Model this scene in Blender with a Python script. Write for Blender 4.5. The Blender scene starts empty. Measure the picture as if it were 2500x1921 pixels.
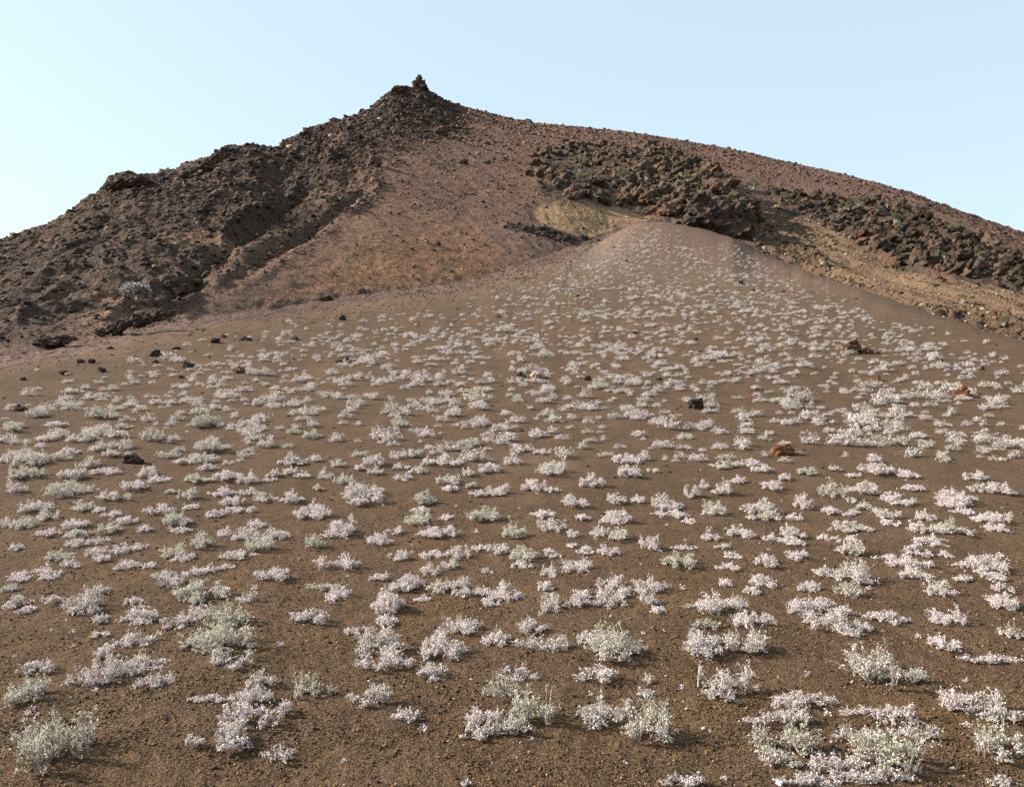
import bpy, math
import numpy as np

# ------------------------------------------------------------------ camera, sky, sun, exposure
SC = bpy.context.scene
COL = SC.collection
F = 2400.0            # focal length in pixels of the 2500 px wide photograph
CX, CY = 1250.0, 960.5
CZ = 1.8
cam_d = bpy.data.cameras.new('camera')
cam_d.sensor_width = 36.0
cam_d.lens = 36.0 * F / 2500.0
cam_d.clip_start = 0.05
cam_d.clip_end = 6000.0
cam = bpy.data.objects.new('camera', cam_d)
cam.location = (0, 0, CZ)
cam.rotation_euler = (math.radians(90), 0, 0)
COL.objects.link(cam)
SC.camera = cam

SUN_EL = math.radians(29.0)
SUN_AZ = math.radians(-82.0)        # compass angle from +Y, clockwise: sun on the left, slightly beyond
world = bpy.data.worlds.new('World')
SC.world = world
world.use_nodes = True
wn, wl = world.node_tree.nodes, world.node_tree.links
wn.clear()
wo = wn.new('ShaderNodeOutputWorld')
bg = wn.new('ShaderNodeBackground')
sky = wn.new('ShaderNodeTexSky')
sky.sky_type = 'NISHITA'
sky.sun_disc = False
sky.sun_elevation = SUN_EL
sky.sun_rotation = SUN_AZ
sky.altitude = 0.0
sky.air_density = 1.0
sky.dust_density = 1.8
sky.ozone_density = 1.5
bg.inputs['Strength'].default_value = 0.10
cl_ = wn.new('ShaderNodeVectorMath'); cl_.operation = 'MINIMUM'
cl_.inputs[1].default_value = (5.0, 4.8, 4.6)
wl.new(sky.outputs[0], cl_.inputs[0])
mxs = wn.new('ShaderNodeMix'); mxs.data_type = 'RGBA'
mxs.inputs[0].default_value = 0.60
mxs.inputs[7].default_value = (3.3, 4.02, 4.12, 1)      # thin high haze
wl.new(cl_.outputs[0], mxs.inputs[6])
wl.new(mxs.outputs[2], bg.inputs['Color'])
wl.new(bg.outputs[0], wo.inputs['Surface'])

sun_d = bpy.data.lights.new('sun', 'SUN')
sun_d.energy = 5.0
sun_d.angle = math.radians(0.5)
sun_d.color = (1.0, 0.93, 0.83)
sun = bpy.data.objects.new('sun', sun_d)
sd = np.array([math.sin(SUN_AZ) * math.cos(SUN_EL), math.cos(SUN_AZ) * math.cos(SUN_EL), math.sin(SUN_EL)])
from mathutils import Vector
sun.rotation_euler = Vector((-sd[0], -sd[1], -sd[2])).to_track_quat('-Z', 'Y').to_euler()
sun.location = (-60, 10, 60)
COL.objects.link(sun)

SC.view_settings.view_transform = 'Standard'
SC.view_settings.look = 'None'
SC.view_settings.exposure = 1.3
SC.view_settings.gamma = 1.0

# ------------------------------------------------------------------ helpers
def link(o, parent=None):
    COL.objects.link(o)
    if parent is not None:
        o.parent = parent
    return o

def tag(o, label=None, cat=None, group=None, kind=None):
    if label: o['label'] = label
    if cat: o['category'] = cat
    if group: o['group'] = group
    if kind: o['kind'] = kind
    return o

def make_mesh(name, V, Q, mats=(), midx=None, smooth=False, attrs=None):
    V = np.ascontiguousarray(V, dtype=np.float32)
    Q = np.ascontiguousarray(Q, dtype=np.int32)
    me = bpy.data.meshes.new(name)
    n, k = Q.shape
    me.vertices.add(len(V)); me.vertices.foreach_set('co', V.ravel())
    me.loops.add(n * k); me.loops.foreach_set('vertex_index', Q.ravel())
    me.polygons.add(n)
    me.polygons.foreach_set('loop_start', np.arange(0, n * k, k, dtype=np.int32))
    me.polygons.foreach_set('loop_total', np.full(n, k, dtype=np.int32))
    if smooth:
        me.polygons.foreach_set('use_smooth', np.ones(n, dtype=bool))
    for m in mats: me.materials.append(m)
    if midx is not None:
        me.polygons.foreach_set('material_index', np.ascontiguousarray(midx, dtype=np.int32))
    if attrs:
        for an, arr in attrs.items():
            at = me.color_attributes.new(an, 'FLOAT_COLOR', 'POINT')
            rgba = np.ones((len(V), 4), dtype=np.float32); rgba[:, :3] = arr
            at.data.foreach_set('color', rgba.ravel())
    me.update(calc_edges=True)
    me.validate(clean_customdata=False)
    return me

def _hash(ix, iy, seed):
    h = (ix.astype(np.int64) * 374761393 + iy.astype(np.int64) * 668265263 + seed * 2147483647 * 3) & 0xFFFFFFFF
    h = ((h ^ (h >> 13)) * 1274126177) & 0xFFFFFFFF
    h = (h ^ (h >> 16)) & 0xFFFFFFFF
    return h

def gnoise(x, y, seed=0):
    x = np.asarray(x, dtype=np.float64); y = np.asarray(y, dtype=np.float64)
    ix = np.floor(x); iy = np.floor(y)
    fx = x - ix; fy = y - iy
    ix = ix.astype(np.int64); iy = iy.astype(np.int64)
    def g(dx, dy):
        a = _hash(ix + dx, iy + dy, seed).astype(np.float64) * (2 * math.pi / 4294967296.0)
        return np.cos(a) * (fx - dx) + np.sin(a) * (fy - dy)
    u = fx * fx * fx * (fx * (fx * 6 - 15) + 10); v = fy * fy * fy * (fy * (fy * 6 - 15) + 10)
    a = g(0, 0) * (1 - u) + g(1, 0) * u
    b = g(0, 1) * (1 - u) + g(1, 1) * u
    return (a * (1 - v) + b * v) * 1.5

def fbm(x, y, o=4, seed=0, gain=0.5):
    s = 0; a = 1.0; t = 0
    for i in range(o):
        s = s + a * gnoise(x * 2 ** i, y * 2 ** i, seed + i * 17); t += a; a *= gain
    return s / t

def ridged(x, y, o=4, seed=0, gain=0.55):
    s = 0; a = 1.0; t = 0
    for i in range(o):
        s = s + a * (1 - 2.2 * np.abs(gnoise(x * 2 ** i, y * 2 ** i, seed + i * 13))); t += a; a *= gain
    return s / t

def worley(x, y, seed=0):
    ix = np.floor(x).astype(np.int64); iy = np.floor(y).astype(np.int64)
    f1 = np.full(np.shape(x), 9.0); f2 = np.full(np.shape(x), 9.0); val = np.zeros(np.shape(x))
    for dx in (-1, 0, 1):
        for dy in (-1, 0, 1):
            h = _hash(ix + dx, iy + dy, seed); h2 = _hash(ix + dx, iy + dy, seed + 91)
            px = ix + dx + h / 4294967296.0; py = iy + dy + h2 / 4294967296.0
            d = np.hypot(px - x, py - y)
            nearer = d < f1
            f2 = np.where(nearer, f1, np.minimum(f2, d))
            val = np.where(nearer, ((h >> 7) & 1023) / 1023.0, val)
            f1 = np.where(nearer, d, f1)
    return f1, f2, val

def sstep(a, b, x):
    t = np.clip((x - a) / (b - a), 0, 1)
    return t * t * (3 - 2 * t)

def pchip_cols(K, Z, T):
    """monotone cubic through knots K (nk,nc), values Z (nk,nc), evaluated at T (nr,nc)"""
    h = np.diff(K, axis=0); d = np.diff(Z, axis=0) / h
    m = np.zeros_like(Z)
    w1 = 2 * h[1:] + h[:-1]; w2 = h[1:] + 2 * h[:-1]
    same = d[:-1] * d[1:] > 0
    with np.errstate(divide='ignore', invalid='ignore'):
        hm = (w1 + w2) / (w1 / d[:-1] + w2 / d[1:])
    m[1:-1] = np.where(same, hm, 0); m[0] = d[0]; m[-1] = d[-1]
    out = np.zeros_like(T)
    for k in range(len(K) - 1):
        t = (T - K[k]) / h[k]
        last = k == len(K) - 2; first = k == 0
        sel = ((t >= 0) | first) & ((t < 1) | last)
        t = np.clip(t, 0, 1)
        v = ((1 + 2 * t) * (1 - t) ** 2 * Z[k] + t * (1 - t) ** 2 * h[k] * m[k]
             + t * t * (3 - 2 * t) * Z[k + 1] + t * t * (t - 1) * h[k] * m[k + 1])
        out = np.where(sel, v, out)
    return out

def poly_mask(px, py, pts, soft=12.0):
    """soft inside test of a ground region given by its outline"""
    pts = np.array(pts, dtype=float)
    inside = np.zeros(px.shape, dtype=bool); dist = np.full(px.shape, 1e9)
    n = len(pts)
    for i in range(n):
        x0, y0 = pts[i]; x1, y1 = pts[(i + 1) % n]
        with np.errstate(divide='ignore', invalid='ignore'):
            c = ((y0 > py) != (y1 > py)) & (px < (x1 - x0) * (py - y0) / (y1 - y0 + 1e-12) + x0)
        inside ^= c
        ex, ey = x1 - x0, y1 - y0
        t = np.clip(((px - x0) * ex + (py - y0) * ey) / (ex * ex + ey * ey), 0, 1)
        dist = np.minimum(dist, np.hypot(px - x0 - t * ex, py - y0 - t * ey))
    s = np.where(inside, dist, -dist)
    return sstep(-soft, soft, s)

# ------------------------------------------------------------------ materials
def new_mat(name):
    m = bpy.data.materials.new(name); m.use_nodes = True
    nt = m.node_tree
    b = nt.nodes.get('Principled BSDF')
    b.inputs['Specular IOR Level'].default_value = 0.15
    return m, nt, b

def mth(nt, op, a, b=None):
    n = nt.nodes.new('ShaderNodeMath'); n.operation = op
    for i, v in enumerate((a, b)):
        if v is None: continue
        if isinstance(v, (int, float)): n.inputs[i].default_value = v
        else: nt.links.new(v, n.inputs[i])
    return n.outputs[0]

def noise_node(nt, coord, scale, detail=3, rough=0.6):
    n = nt.nodes.new('ShaderNodeTexNoise')
    n.inputs['Scale'].default_value = scale; n.inputs['Detail'].default_value = detail
    n.inputs['Roughness'].default_value = rough
    nt.links.new(coord, n.inputs['Vector'])
    return n.outputs['Fac']

def vor_node(nt, coord, scale, feature='F1', out='Distance'):
    n = nt.nodes.new('ShaderNodeTexVoronoi'); n.feature = feature
    n.inputs['Scale'].default_value = scale
    nt.links.new(coord, n.inputs['Vector'])
    return n.outputs[out]

def maprange(nt, v, a, b, c, d):
    n = nt.nodes.new('ShaderNodeMapRange')
    nt.links.new(v, n.inputs['Value'])
    for k, x in zip(('From Min', 'From Max', 'To Min', 'To Max'), (a, b, c, d)): n.inputs[k].default_value = x
    return n.outputs['Result']

def mulcol(nt, col, fac):
    n = nt.nodes.new('ShaderNodeVectorMath'); n.operation = 'SCALE'
    nt.links.new(col, n.inputs[0]); nt.links.new(fac, n.inputs['Scale'])
    return n.outputs[0]

def mixcol(nt, fac, a, b):
    n = nt.nodes.new('ShaderNodeMix'); n.data_type = 'RGBA'
    if isinstance(fac, float): n.inputs[0].default_value = fac
    else: nt.links.new(fac, n.inputs[0])
    for s, v in ((6, a), (7, b)):
        if isinstance(v, tuple): n.inputs[s].default_value = (*v, 1)
        else: nt.links.new(v, n.inputs[s])
    return n.outputs[2]

def bump(nt, bsdf, h, dist, strength=1.0, prev=None):
    n = nt.nodes.new('ShaderNodeBump')
    n.inputs['Distance'].default_value = dist; n.inputs['Strength'].default_value = strength
    nt.links.new(h, n.inputs['Height'])
    if prev is not None: nt.links.new(prev, n.inputs['Normal'])
    nt.links.new(n.outputs[0], bsdf.inputs['Normal'])
    return n.outputs[0]

def mat_ash():
    m, nt, b = new_mat('volcanic_ash')
    b.inputs['Specular IOR Level'].default_value = 0.06
    at = nt.nodes.new('ShaderNodeAttribute'); at.attribute_name = 'albedo'
    g = nt.nodes.new('ShaderNodeNewGeometry'); pos = g.outputs['Position']
    v1 = vor_node(nt, pos, 95.0, out='Color')
    sep = nt.nodes.new('ShaderNodeSeparateColor'); nt.links.new(v1, sep.inputs[0])
    f1 = maprange(nt, sep.outputs[0], 0, 1, 0.55, 1.45)
    n2 = noise_node(nt, pos, 14.0, 4, 0.7)
    f2 = maprange(nt, n2, 0.3, 0.7, 0.80, 1.20)
    n3 = noise_node(nt, pos, 1.1, 5, 0.6)
    f3 = maprange(nt, n3, 0.3, 0.7, 0.84, 1.16)
    c = mulcol(nt, mulcol(nt, mulcol(nt, at.outputs['Color'], f1), f2), f3)
    # ochre grains among the dark ones
    och = mth(nt, 'GREATER_THAN', sep.outputs[1], 0.86)
    c = mixcol(nt, mth(nt, 'MULTIPLY', och, 0.6), c, (0.17, 0.10, 0.042))
    nt.links.new(c, b.inputs['Base Color'])
    b.inputs['Roughness'].default_value = 0.95
    h1 = mth(nt, 'SUBTRACT', 1.0, vor_node(nt, pos, 95.0))
    p = bump(nt, b, h1, 0.006, 0.9)
    p = bump(nt, b, noise_node(nt, pos, 22.0, 3, 0.7), 0.02, 0.9, p)
    bump(nt, b, noise_node(nt, pos, 3.0, 4, 0.6), 0.05, 0.7, p)
    return m

def mat_hill():
    m, nt, b = new_mat('hill_rock')
    at = nt.nodes.new('ShaderNodeAttribute'); at.attribute_name = 'albedo'
    g = nt.nodes.new('ShaderNodeNewGeometry'); pos = g.outputs['Position']
    v1 = vor_node(nt, pos, 2.6, out='Color')
    sep = nt.nodes.new('ShaderNodeSeparateColor'); nt.links.new(v1, sep.inputs[0])
    f1 = maprange(nt, sep.outputs[0], 0, 1, 0.82, 1.18)
    f2 = maprange(nt, noise_node(nt, pos, 1.6, 6, 0.75), 0.3, 0.7, 0.80, 1.20)
    f3 = maprange(nt, noise_node(nt, pos, 0.08, 4, 0.6), 0.3, 0.7, 0.85, 1.15)
    c = mulcol(nt, mulcol(nt, mulcol(nt, at.outputs['Color'], f1), f2), f3)
    nt.links.new(c, b.inputs['Base Color'])
    b.inputs['Roughness'].default_value = 0.95
    p = bump(nt, b, noise_node(nt, pos, 2.4, 4, 0.7), 0.5, 0.8)
    bump(nt, b, noise_node(nt, pos, 0.5, 4, 0.65), 1.2, 0.6, p)
    return m

def mat_rock(name, c1, c2, scale=14.0, bd=0.03):
    m, nt, b = new_mat(name)
    tc = nt.nodes.new('ShaderNodeTexCoord'); pos = tc.outputs['Object']
    n1 = noise_node(nt, pos, scale * 0.35, 5, 0.7)
    c = mixcol(nt, maprange(nt, n1, 0.42, 0.6, 0, 1), c1, c2)
    f = maprange(nt, noise_node(nt, pos, scale * 2, 4, 0.75), 0.3, 0.7, 0.6, 1.4)
    nt.links.new(mulcol(nt, c, f), b.inputs['Base Color'])
    b.inputs['Roughness'].default_value = 0.92
    p = bump(nt, b, noise_node(nt, pos, scale, 5, 0.75), bd, 0.9)
    bump(nt, b, vor_node(nt, pos, scale * 1.6), bd * 0.5, 0.7, p)
    return m

def mat_plain_attr(name, rough=0.9):
    m, nt, b = new_mat(name)
    at = nt.nodes.new('ShaderNodeAttribute'); at.attribute_name = 'albedo'
    nt.links.new(at.outputs['Color'], b.inputs['Base Color'])
    b.inputs['Roughness'].default_value = rough
    return m

def mat_leaf(name, c1, c2, trans=0.25):
    m, nt, b = new_mat(name)
    g = nt.nodes.new('ShaderNodeNewGeometry')
    rnd = g.outputs['Random Per Island']
    c = mixcol(nt, rnd, c1, c2)
    nt.links.new(c, b.inputs['Base Color'])
    b.inputs['Roughness'].default_value = 0.75
    tr = nt.nodes.new('ShaderNodeBsdfTranslucent'); nt.links.new(c, tr.inputs['Color'])
    mx = nt.nodes.new('ShaderNodeMixShader'); mx.inputs[0].default_value = trans
    nt.links.new(b.outputs[0], mx.inputs[1]); nt.links.new(tr.outputs[0], mx.inputs[2])
    nt.links.new(mx.outputs[0], nt.nodes['Material Output'].inputs['Surface'])
    return m

M_ASH = mat_ash(); M_HILL = mat_hill()
M_DARK = mat_rock('dark_lava', (0.018, 0.014, 0.013), (0.058, 0.040, 0.032))
M_BROWN = mat_rock('brown_lava', (0.075, 0.034, 0.021), (0.18, 0.095, 0.06))
M_OCHRE = mat_rock('rusty_lava', (0.065, 0.027, 0.014), (0.21, 0.088, 0.036))
M_PALE = mat_rock('pale_stone', (0.32, 0.20, 0.16), (0.48, 0.36, 0.31))
M_WHITE = mat_rock('white_stone', (0.72, 0.68, 0.64), (0.82, 0.78, 0.74), 30, 0.004)
M_CRAG = mat_rock('crag_lava', (0.034, 0.026, 0.022), (0.115, 0.074, 0.055), 0.7, 0.5)
M_RUB = mat_plain_attr('rubble_stone')
M_WLEAF = mat_leaf('dry_white_leaf', (0.74, 0.645, 0.640), (0.55, 0.470, 0.460))
M_GLEAF = mat_leaf('grey_green_leaf', (0.56, 0.545, 0.43), (0.39, 0.385, 0.28))
M_STEM = mat_leaf('pale_woody_stem', (0.60, 0.53, 0.50), (0.40, 0.34, 0.31), 0.05)
M_DSTEM = mat_leaf('dark_woody_stem', (0.30, 0.24, 0.20), (0.20, 0.15, 0.12), 0.0)  # darker brown wood for random stems, more in green shrubs, all distant ones
M_FRESH = mat_leaf('fresh_green_leaf', (0.185, 0.185, 0.085), (0.10, 0.105, 0.05), 0.3)
M_GREYT = mat_leaf('grey_dead_twig', (0.42, 0.385, 0.37), (0.28, 0.25, 0.24), 0.1)

# ------------------------------------------------------------------ terrain: hill and ash fan as one height field about the viewpoint
def tab(xs, ys, x, smooth=0):
    v = np.interp(x, xs, ys)
    if smooth:
        k = np.exp(-0.5 * (np.arange(-3 * smooth, 3 * smooth + 1) / smooth) ** 2); k /= k.sum()
        fine = np.arange(-2600, 5101, 4.0)
        vf = np.interp(fine, xs, ys)
        vf = np.convolve(np.pad(vf, 3 * smooth, mode='edge'), k, mode='valid')
        v = np.interp(x, fine, vf)
    return v

PX = np.concatenate([np.arange(-2500, -420, 60.0), np.arange(-400, 2900, 2.7), np.arange(2920, 5001, 60.0)])
NC = len(PX)
FY = np.array([1.2, 4.4, 6, 9, 13, 20, 30, 45, 70, 100, 130, 160.0])
FZ = np.array([-1.80, -1.77, -1.73, -1.71, -1.62, -1.0, .37, 2.8, 7.9, 14.2, 20.0, 26.0])
ex  = [-2500, -600, 0, 230, 457, 686, 915, 1029, 1144, 1258, 1372, 1430, 1475, 1530, 1570, 1630, 1716, 1795, 1875, 1946, 2058, 2173, 2287, 2400, 2500, 3100, 5000]
ey  = [985, 962, 925, 886, 840, 806, 772, 755, 732, 698, 657, 617, 585, 553, 541, 543, 560, 583, 623, 657, 692, 732, 768, 804, 828, 900, 950]
eD  = [25, 27, 31, 34, 39, 45, 51, 54, 60, 70, 84, 100, 122, 124, 124, 124, 120, 108, 92, 83, 71, 60, 52, 46, 43, 33, 28]
g1D = [29, 31, 35, 40, 46, 54, 62, 65, 69, 80, 94, 110, 128, 131, 134, 136, 132, 122, 108, 99, 87, 75, 66, 60, 56, 45, 40]
g1y = [975, 950, 902, 860, 815, 780, 745, 733, 714, 678, 637, 602, 580, 565, 560, 562, 578, 606, 650, 690, 730, 775, 812, 850, 875, 950, 990]
bD  = [33, 36, 40, 46, 53, 63, 75, 80, 86, 96, 108, 122, 137, 142, 146, 150, 150, 143, 134, 126, 115, 105, 96, 90, 85, 75, 70]
by  = [955, 930, 876, 832, 785, 750, 716, 705, 690, 652, 612, 588, 576, 560, 553, 556, 570, 592, 632, 670, 708, 747, 784, 822, 847, 905, 940]
sx  = [-2500, -600, 0, 69, 160, 206, 257, 262, 275, 331, 380, 423, 474, 517, 523, 560, 594, 640, 686, 743, 789, 835, 880, 914, 928, 955, 978, 1000, 1022, 1040, 1058, 1086, 1132, 1200, 1258, 1290, 1304, 1418, 1532, 1647, 1715, 1830, 1944, 2058, 2150, 2241, 2333, 2425, 2500, 3100, 5000]
sy  = [860, 720, 597, 572, 528, 492, 462, 448, 450, 434, 428, 425, 400, 388, 375, 371, 376, 378, 363, 331, 311, 292, 272, 257, 238, 217, 209, 214, 208, 210, 222, 240, 261, 278, 292, 294, 301, 310, 322, 340, 351, 374, 400, 426, 448, 480, 515, 547, 574, 700, 860]
Dx  = [-2500, -600, 0, 300, 520, 640, 800, 915, 1022, 1130, 1300, 1700, 2100, 2500, 3100, 5000]
DD  = [80, 92, 110, 135, 162, 176, 222, 255, 296, 322, 348, 350, 315, 240, 185, 150]

eY = tab(ex, ey, PX, 4); De = tab(ex, eD, PX, 16)
pyprof = CY - np.interp(np.linspace(3, 130, 2000), FY, pchip_cols(FY[:, None], FZ[:, None], FY.reshape(-1, 1)).ravel()) / np.linspace(3, 130, 2000) * F
_Yl = np.linspace(3, 130, 2000); _pl = CY - pchip_cols(FY[:, None], FZ[:, None], _Yl.reshape(-1, 1)).ravel() / _Yl * F
eYs = tab(ex, ey, PX, 12)
_inv = np.interp(eYs, np.minimum.accumulate(_pl)[::-1], _Yl[::-1])
_wt = sstep(1380, 1500, PX) * (1 - sstep(1780, 1900, PX))
eY = eYs * (1 - _wt) + eY * _wt
De = _inv * (1 - _wt) + De * _wt
De = np.minimum(De, 124.0)
D1 = tab(ex, g1D, PX, 16); y1 = tab(ex, g1y, PX, 8)
Db = tab(ex, bD, PX, 16); yb = tab(ex, by, PX, 8)
D1 = np.maximum(D1, De * 1.05); Db = np.maximum(Db, D1 * 1.06)
Ds = tab(Dx, DD, PX, 14); ys = tab(sx, sy, PX, 1)
ztan = lambda y, D: (CY - y) / F * D
fan_at = lambda Y: pchip_cols(FY[:, None], FZ[:, None], np.asarray(Y, float).reshape(-1, 1)).ravel()
ze = ztan(eY, De); corr = ze - fan_at(De)
z1, zb, zs = ztan(y1, D1), ztan(yb, Db), ztan(ys, Ds)
zsm = ztan(tab(sx, sy, PX, 26), tab(Dx, DD, PX, 34))      # the skyline's small notches do not run down the slope

N_A, N_B, N_C, N_D = 430, 60, 640, 50
uA = np.linspace(0, 1, N_A, endpoint=False)[:, None]
YA = 1.0 / ((1 - uA) / 1.2 + uA / De[None, :]); YA = 0.35 * (1.2 + (De - 1.2) * uA) + 0.65 * YA
ZA = fan_at(YA.ravel()).reshape(YA.shape) + corr * sstep(0.55, 1.0, YA / De) 
uB = np.linspace(0, 1, N_B, endpoint=False)[:, None]
YB = De + (Db - De) * uB
KB = np.stack([De * 0.93, De, D1, Db, Db + (Ds - Db) * 0.15]); 
ZKB = np.stack([fan_at(De * 0.93) + corr * sstep(0.55, 1.0, 0.93), ze, z1, zb, zb + (zs - zb) * 0.16])
ZB = pchip_cols(KB, ZKB, YB)
uC = np.linspace(0, 1, N_C, endpoint=False)[:, None]
YC = Db + (Ds - Db) * uC
cvx = tab([-2500, 0, 700, 1100, 1500, 2000, 2500, 5000], [.10, .10, .06, .05, .08, .10, .08, .05], PX, 10)
ZC = zb + (zsm - zb) * (uC + cvx * uC * (1 - uC) * 1.2) + (zs - zsm) * uC ** 5
uD = np.linspace(0, 1, N_D)[:, None]
drop = tab([-2500, 800, 1300, 5000], [0.55, 0.5, 0.30, 0.35], PX, 10)
YD = Ds + uD ** 1.6 * 420
slope0 = (zs - zb) / (Ds - Db)
ZD = zs - drop * (YD - Ds) + 0.9 * slope0 * 8 * (1 - np.exp(-(YD - Ds) / 8)) * tab([0, 900, 1300, 5000], [0.1, 0.1, 0.8, 0.8], PX)
ZD = np.maximum(ZD, -3.5)
Y = np.concatenate([YA, YB, YC, YD]); Z = np.concatenate([ZA, ZB, ZC, ZD])
NR = len(Y)
PXg = np.broadcast_to(PX, Y.shape)
X = (PXg - CX) / F * Y
PY0 = CY - Z / Y * F            # where the smooth surface lies in the photograph: used only to read off where each kind of ground is
wob = 14 * fbm(X / 9, Y / 14, 4, 5)
wob2 = 14 * fbm(X / 9 + 50, Y / 14, 4, 6)
wx, wy = PXg + wob, PY0 + wob2

lava_left = [(-3000, 1100), (-3000, 500), (0, 560), (260, 420), (540, 350), (800, 290), (915, 200), (1060, 190), (1090, 250), (1050, 310), (960, 350), (900, 400), (880, 470), (790, 560), (640, 640), (560, 700), (460, 780), (250, 825), (0, 880)]
M_LAVA = poly_mask(wx + 2.4 * wob2, wy + 2.0 * wob, lava_left, 72)
M_SUM = poly_mask(wx, wy, [(880, 150), (1090, 150), (1120, 262), (1150, 330), (1000, 330), (830, 330), (860, 240)], 20)
out_c = [(1280, 420), (1300, 380), (1370, 350), (1480, 352), (1610, 350), (1660, 385), (1730, 430), (1800, 500), (1850, 545), (1825, 585), (1760, 580), (1700, 560), (1600, 535), (1500, 500), (1400, 490), (1330, 480)]
out_r = [(1880, 470), (1960, 478), (2080, 495), (2180, 490), (2280, 540), (2400, 590), (2500, 650), (2700, 720), (2700, 850), (2500, 720), (2330, 690), (2200, 650), (2080, 590), (1990, 540), (1900, 515)]
rub_r = [(1840, 560), (1960, 590), (2080, 690), (2200, 735), (2350, 760), (2520, 790), (2700, 860), (2700, 980), (2400, 840), (2150, 735), (1960, 655), (1830, 610)]
M_OC = poly_mask(wx, wy, out_c, 12)
M_OR = poly_mask(wx, wy, out_r, 14)
M_RR = poly_mask(wx, wy, rub_r, 12)
M_RIDGE = poly_mask(wx, wy, [(2180, 455), (2330, 505), (2500, 560), (2700, 640), (2700, 740), (2480, 640), (2390, 560), (2250, 510)], 10)
M_TAN = poly_mask(wx, wy, [(1300, 500), (1400, 495), (1500, 500), (1590, 520), (1570, 545), (1500, 555), (1465, 590), (1400, 572), (1300, 535)], 10)
M_TANL = poly_mask(PXg + .3 * wob, PY0 + .3 * wob2, [(1235, 545), (1350, 560), (1470, 588), (1470, 604), (1380, 590), (1300, 572), (1230, 560)], 5)
M_OCH = poly_mask(wx * 1.0, wy, [(640, 780), (700, 700), (900, 600), (1100, 560), (1250, 590), (1300, 640), (1150, 720), (950, 750)], 60)
M_OCHR = poly_mask(wx, wy, [(1820, 530), (1900, 510), (2050, 560), (2200, 640), (2350, 690), (2600, 740), (2600, 870), (2300, 790), (2050, 700), (1870, 620)], 22)
M_GRAV = poly_mask(wx, wy, [(1180, 560), (1280, 545), (1400, 590), (1470, 600), (1400, 660), (1300, 690), (1220, 640)], 24)
hillrow = np.zeros_like(Y); hillrow[N_A + N_B:] = 1
edgeb = sstep(0.0, 6.0, Y - Db)        # relief fades in beyond the foot of the hill
hm = edgeb

# relief (metres, world space)
R = np.zeros_like(Y)
S = slice(N_A, NR)
xs_, ys_ = X[S], Y[S]
far = sstep(60, 200, ys_)
qx = xs_ + 5 * fbm(xs_ / 22, ys_ / 22, 3, 31); qy = ys_ + 5 * fbm(xs_ / 22, ys_ / 22, 3, 32)
big = ridged(qx / 9.0, qy / 34.0, 4, 41)
med = ridged(qx / 3.2, qy / 7.0, 4, 43)
f1, f2, cv = worley(qx / 2.3 + .3 * med, qy / 3.6, 3)
g1, g2, cv2 = worley(xs_ / 0.85, ys_ / 1.3, 9)
crag = (cv - .45) * np.clip((f2 - f1) * 3, 0, 1)
crag2 = (cv2 - .45) * np.clip((g2 - g1) * 3, 0, 1)
sc_ = 0.45 + 0.75 * sstep(40, 230, ys_)
lv = np.maximum(M_LAVA[S], 0.9 * M_SUM[S])
Rl = lv * sc_ * (0.9 * (big - .3) + .55 * (med - .3) + .95 * crag + .55 * crag2)
Rl += M_SUM[S] * (1.2 * (ridged(xs_ / 4, ys_ / 9, 3, 71) - .4) + .9 * crag)
Rr = (.7 * M_RIDGE[S]) * (1.0 * (ridged(qx / 6, qy / 12, 4, 55) - .3) + 1.2 * crag + .8 * crag2)
Rr += M_RR[S] * (.7 * crag + .7 * crag2)
Rr += M_OCHR[S] * (1.3 * (ridged((xs_ + .25 * ys_) / 9, ys_ / 40, 3, 66) - .3))
Rg = (1 - np.clip(lv, 0, 1)) * (.40 * fbm(xs_ / 14, ys_ / 30, 4, 61) + .12 * fbm(xs_ / 2.2, ys_ / 4, 3, 62) + .10 * np.clip(crag2, 0, 1) * (fbm(xs_ / 12, ys_ / 12, 3, 63) > -.1) + .07 * ridged(qx / 3, qy / 7, 4, 64))
tand = -.3 * M_TAN[S] + M_TAN[S] * .12 * ridged(xs_ / 2.2, ys_ / 12, 3, 68) + .5 * M_TANL[S] * (.2 + crag)
ocd = 0.0
atsil = np.ones_like(ys_)
R[S] = (Rl * (1 - .45 * M_SUM[S]) - .9 * M_SUM[S] + Rr + Rg * .9 + tand + ocd) * hm[S]
# ledges on the left skyline
def bumpat(px, py, sx_, sy_, a):
    return a * np.exp(-((PXg - px) / sx_) ** 2 - ((PY0 - py) / sy_) ** 2)
R += hm * (bumpat(600, 400, 70, 28, 1.6) + bumpat(300, 450, 50, 18, 1.0) + bumpat(700, 470, 60, 60, -1.2))
LEDGES = [([(910, 448), (921, 471), (880, 500), (820, 528)], 1.6), ([(720, 455), (660, 500), (600, 537), (560, 575)], 2.0), ([(697, 587), (650, 634), (610, 660)], 1.5),
          ([(817, 560), (740, 612), (660, 668), (600, 700)], .4), ([(264, 539), (215, 572), (164, 600)], 1.5), ([(571, 545), (546, 592)], 1.6), ([(525, 654), (457, 682), (400, 690)], 1.3),
          ([(470, 735), (400, 760), (350, 790)], 1.2), ([(380, 700), (300, 745), (240, 790)], 1.0), ([(160, 700), (90, 750), (40, 800)], 1.0), ([(150, 640), (80, 690), (0, 730)], .9),
          ([(350, 560), (300, 610), (250, 640)], .9), ([(640, 440), (560, 470), (500, 520)], 1.3), ([(800, 300), (740, 345), (700, 400)], 1.4), ([(860, 280), (850, 340), (800, 400)], 1.2)]
LEDM = np.zeros_like(Y)
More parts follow.
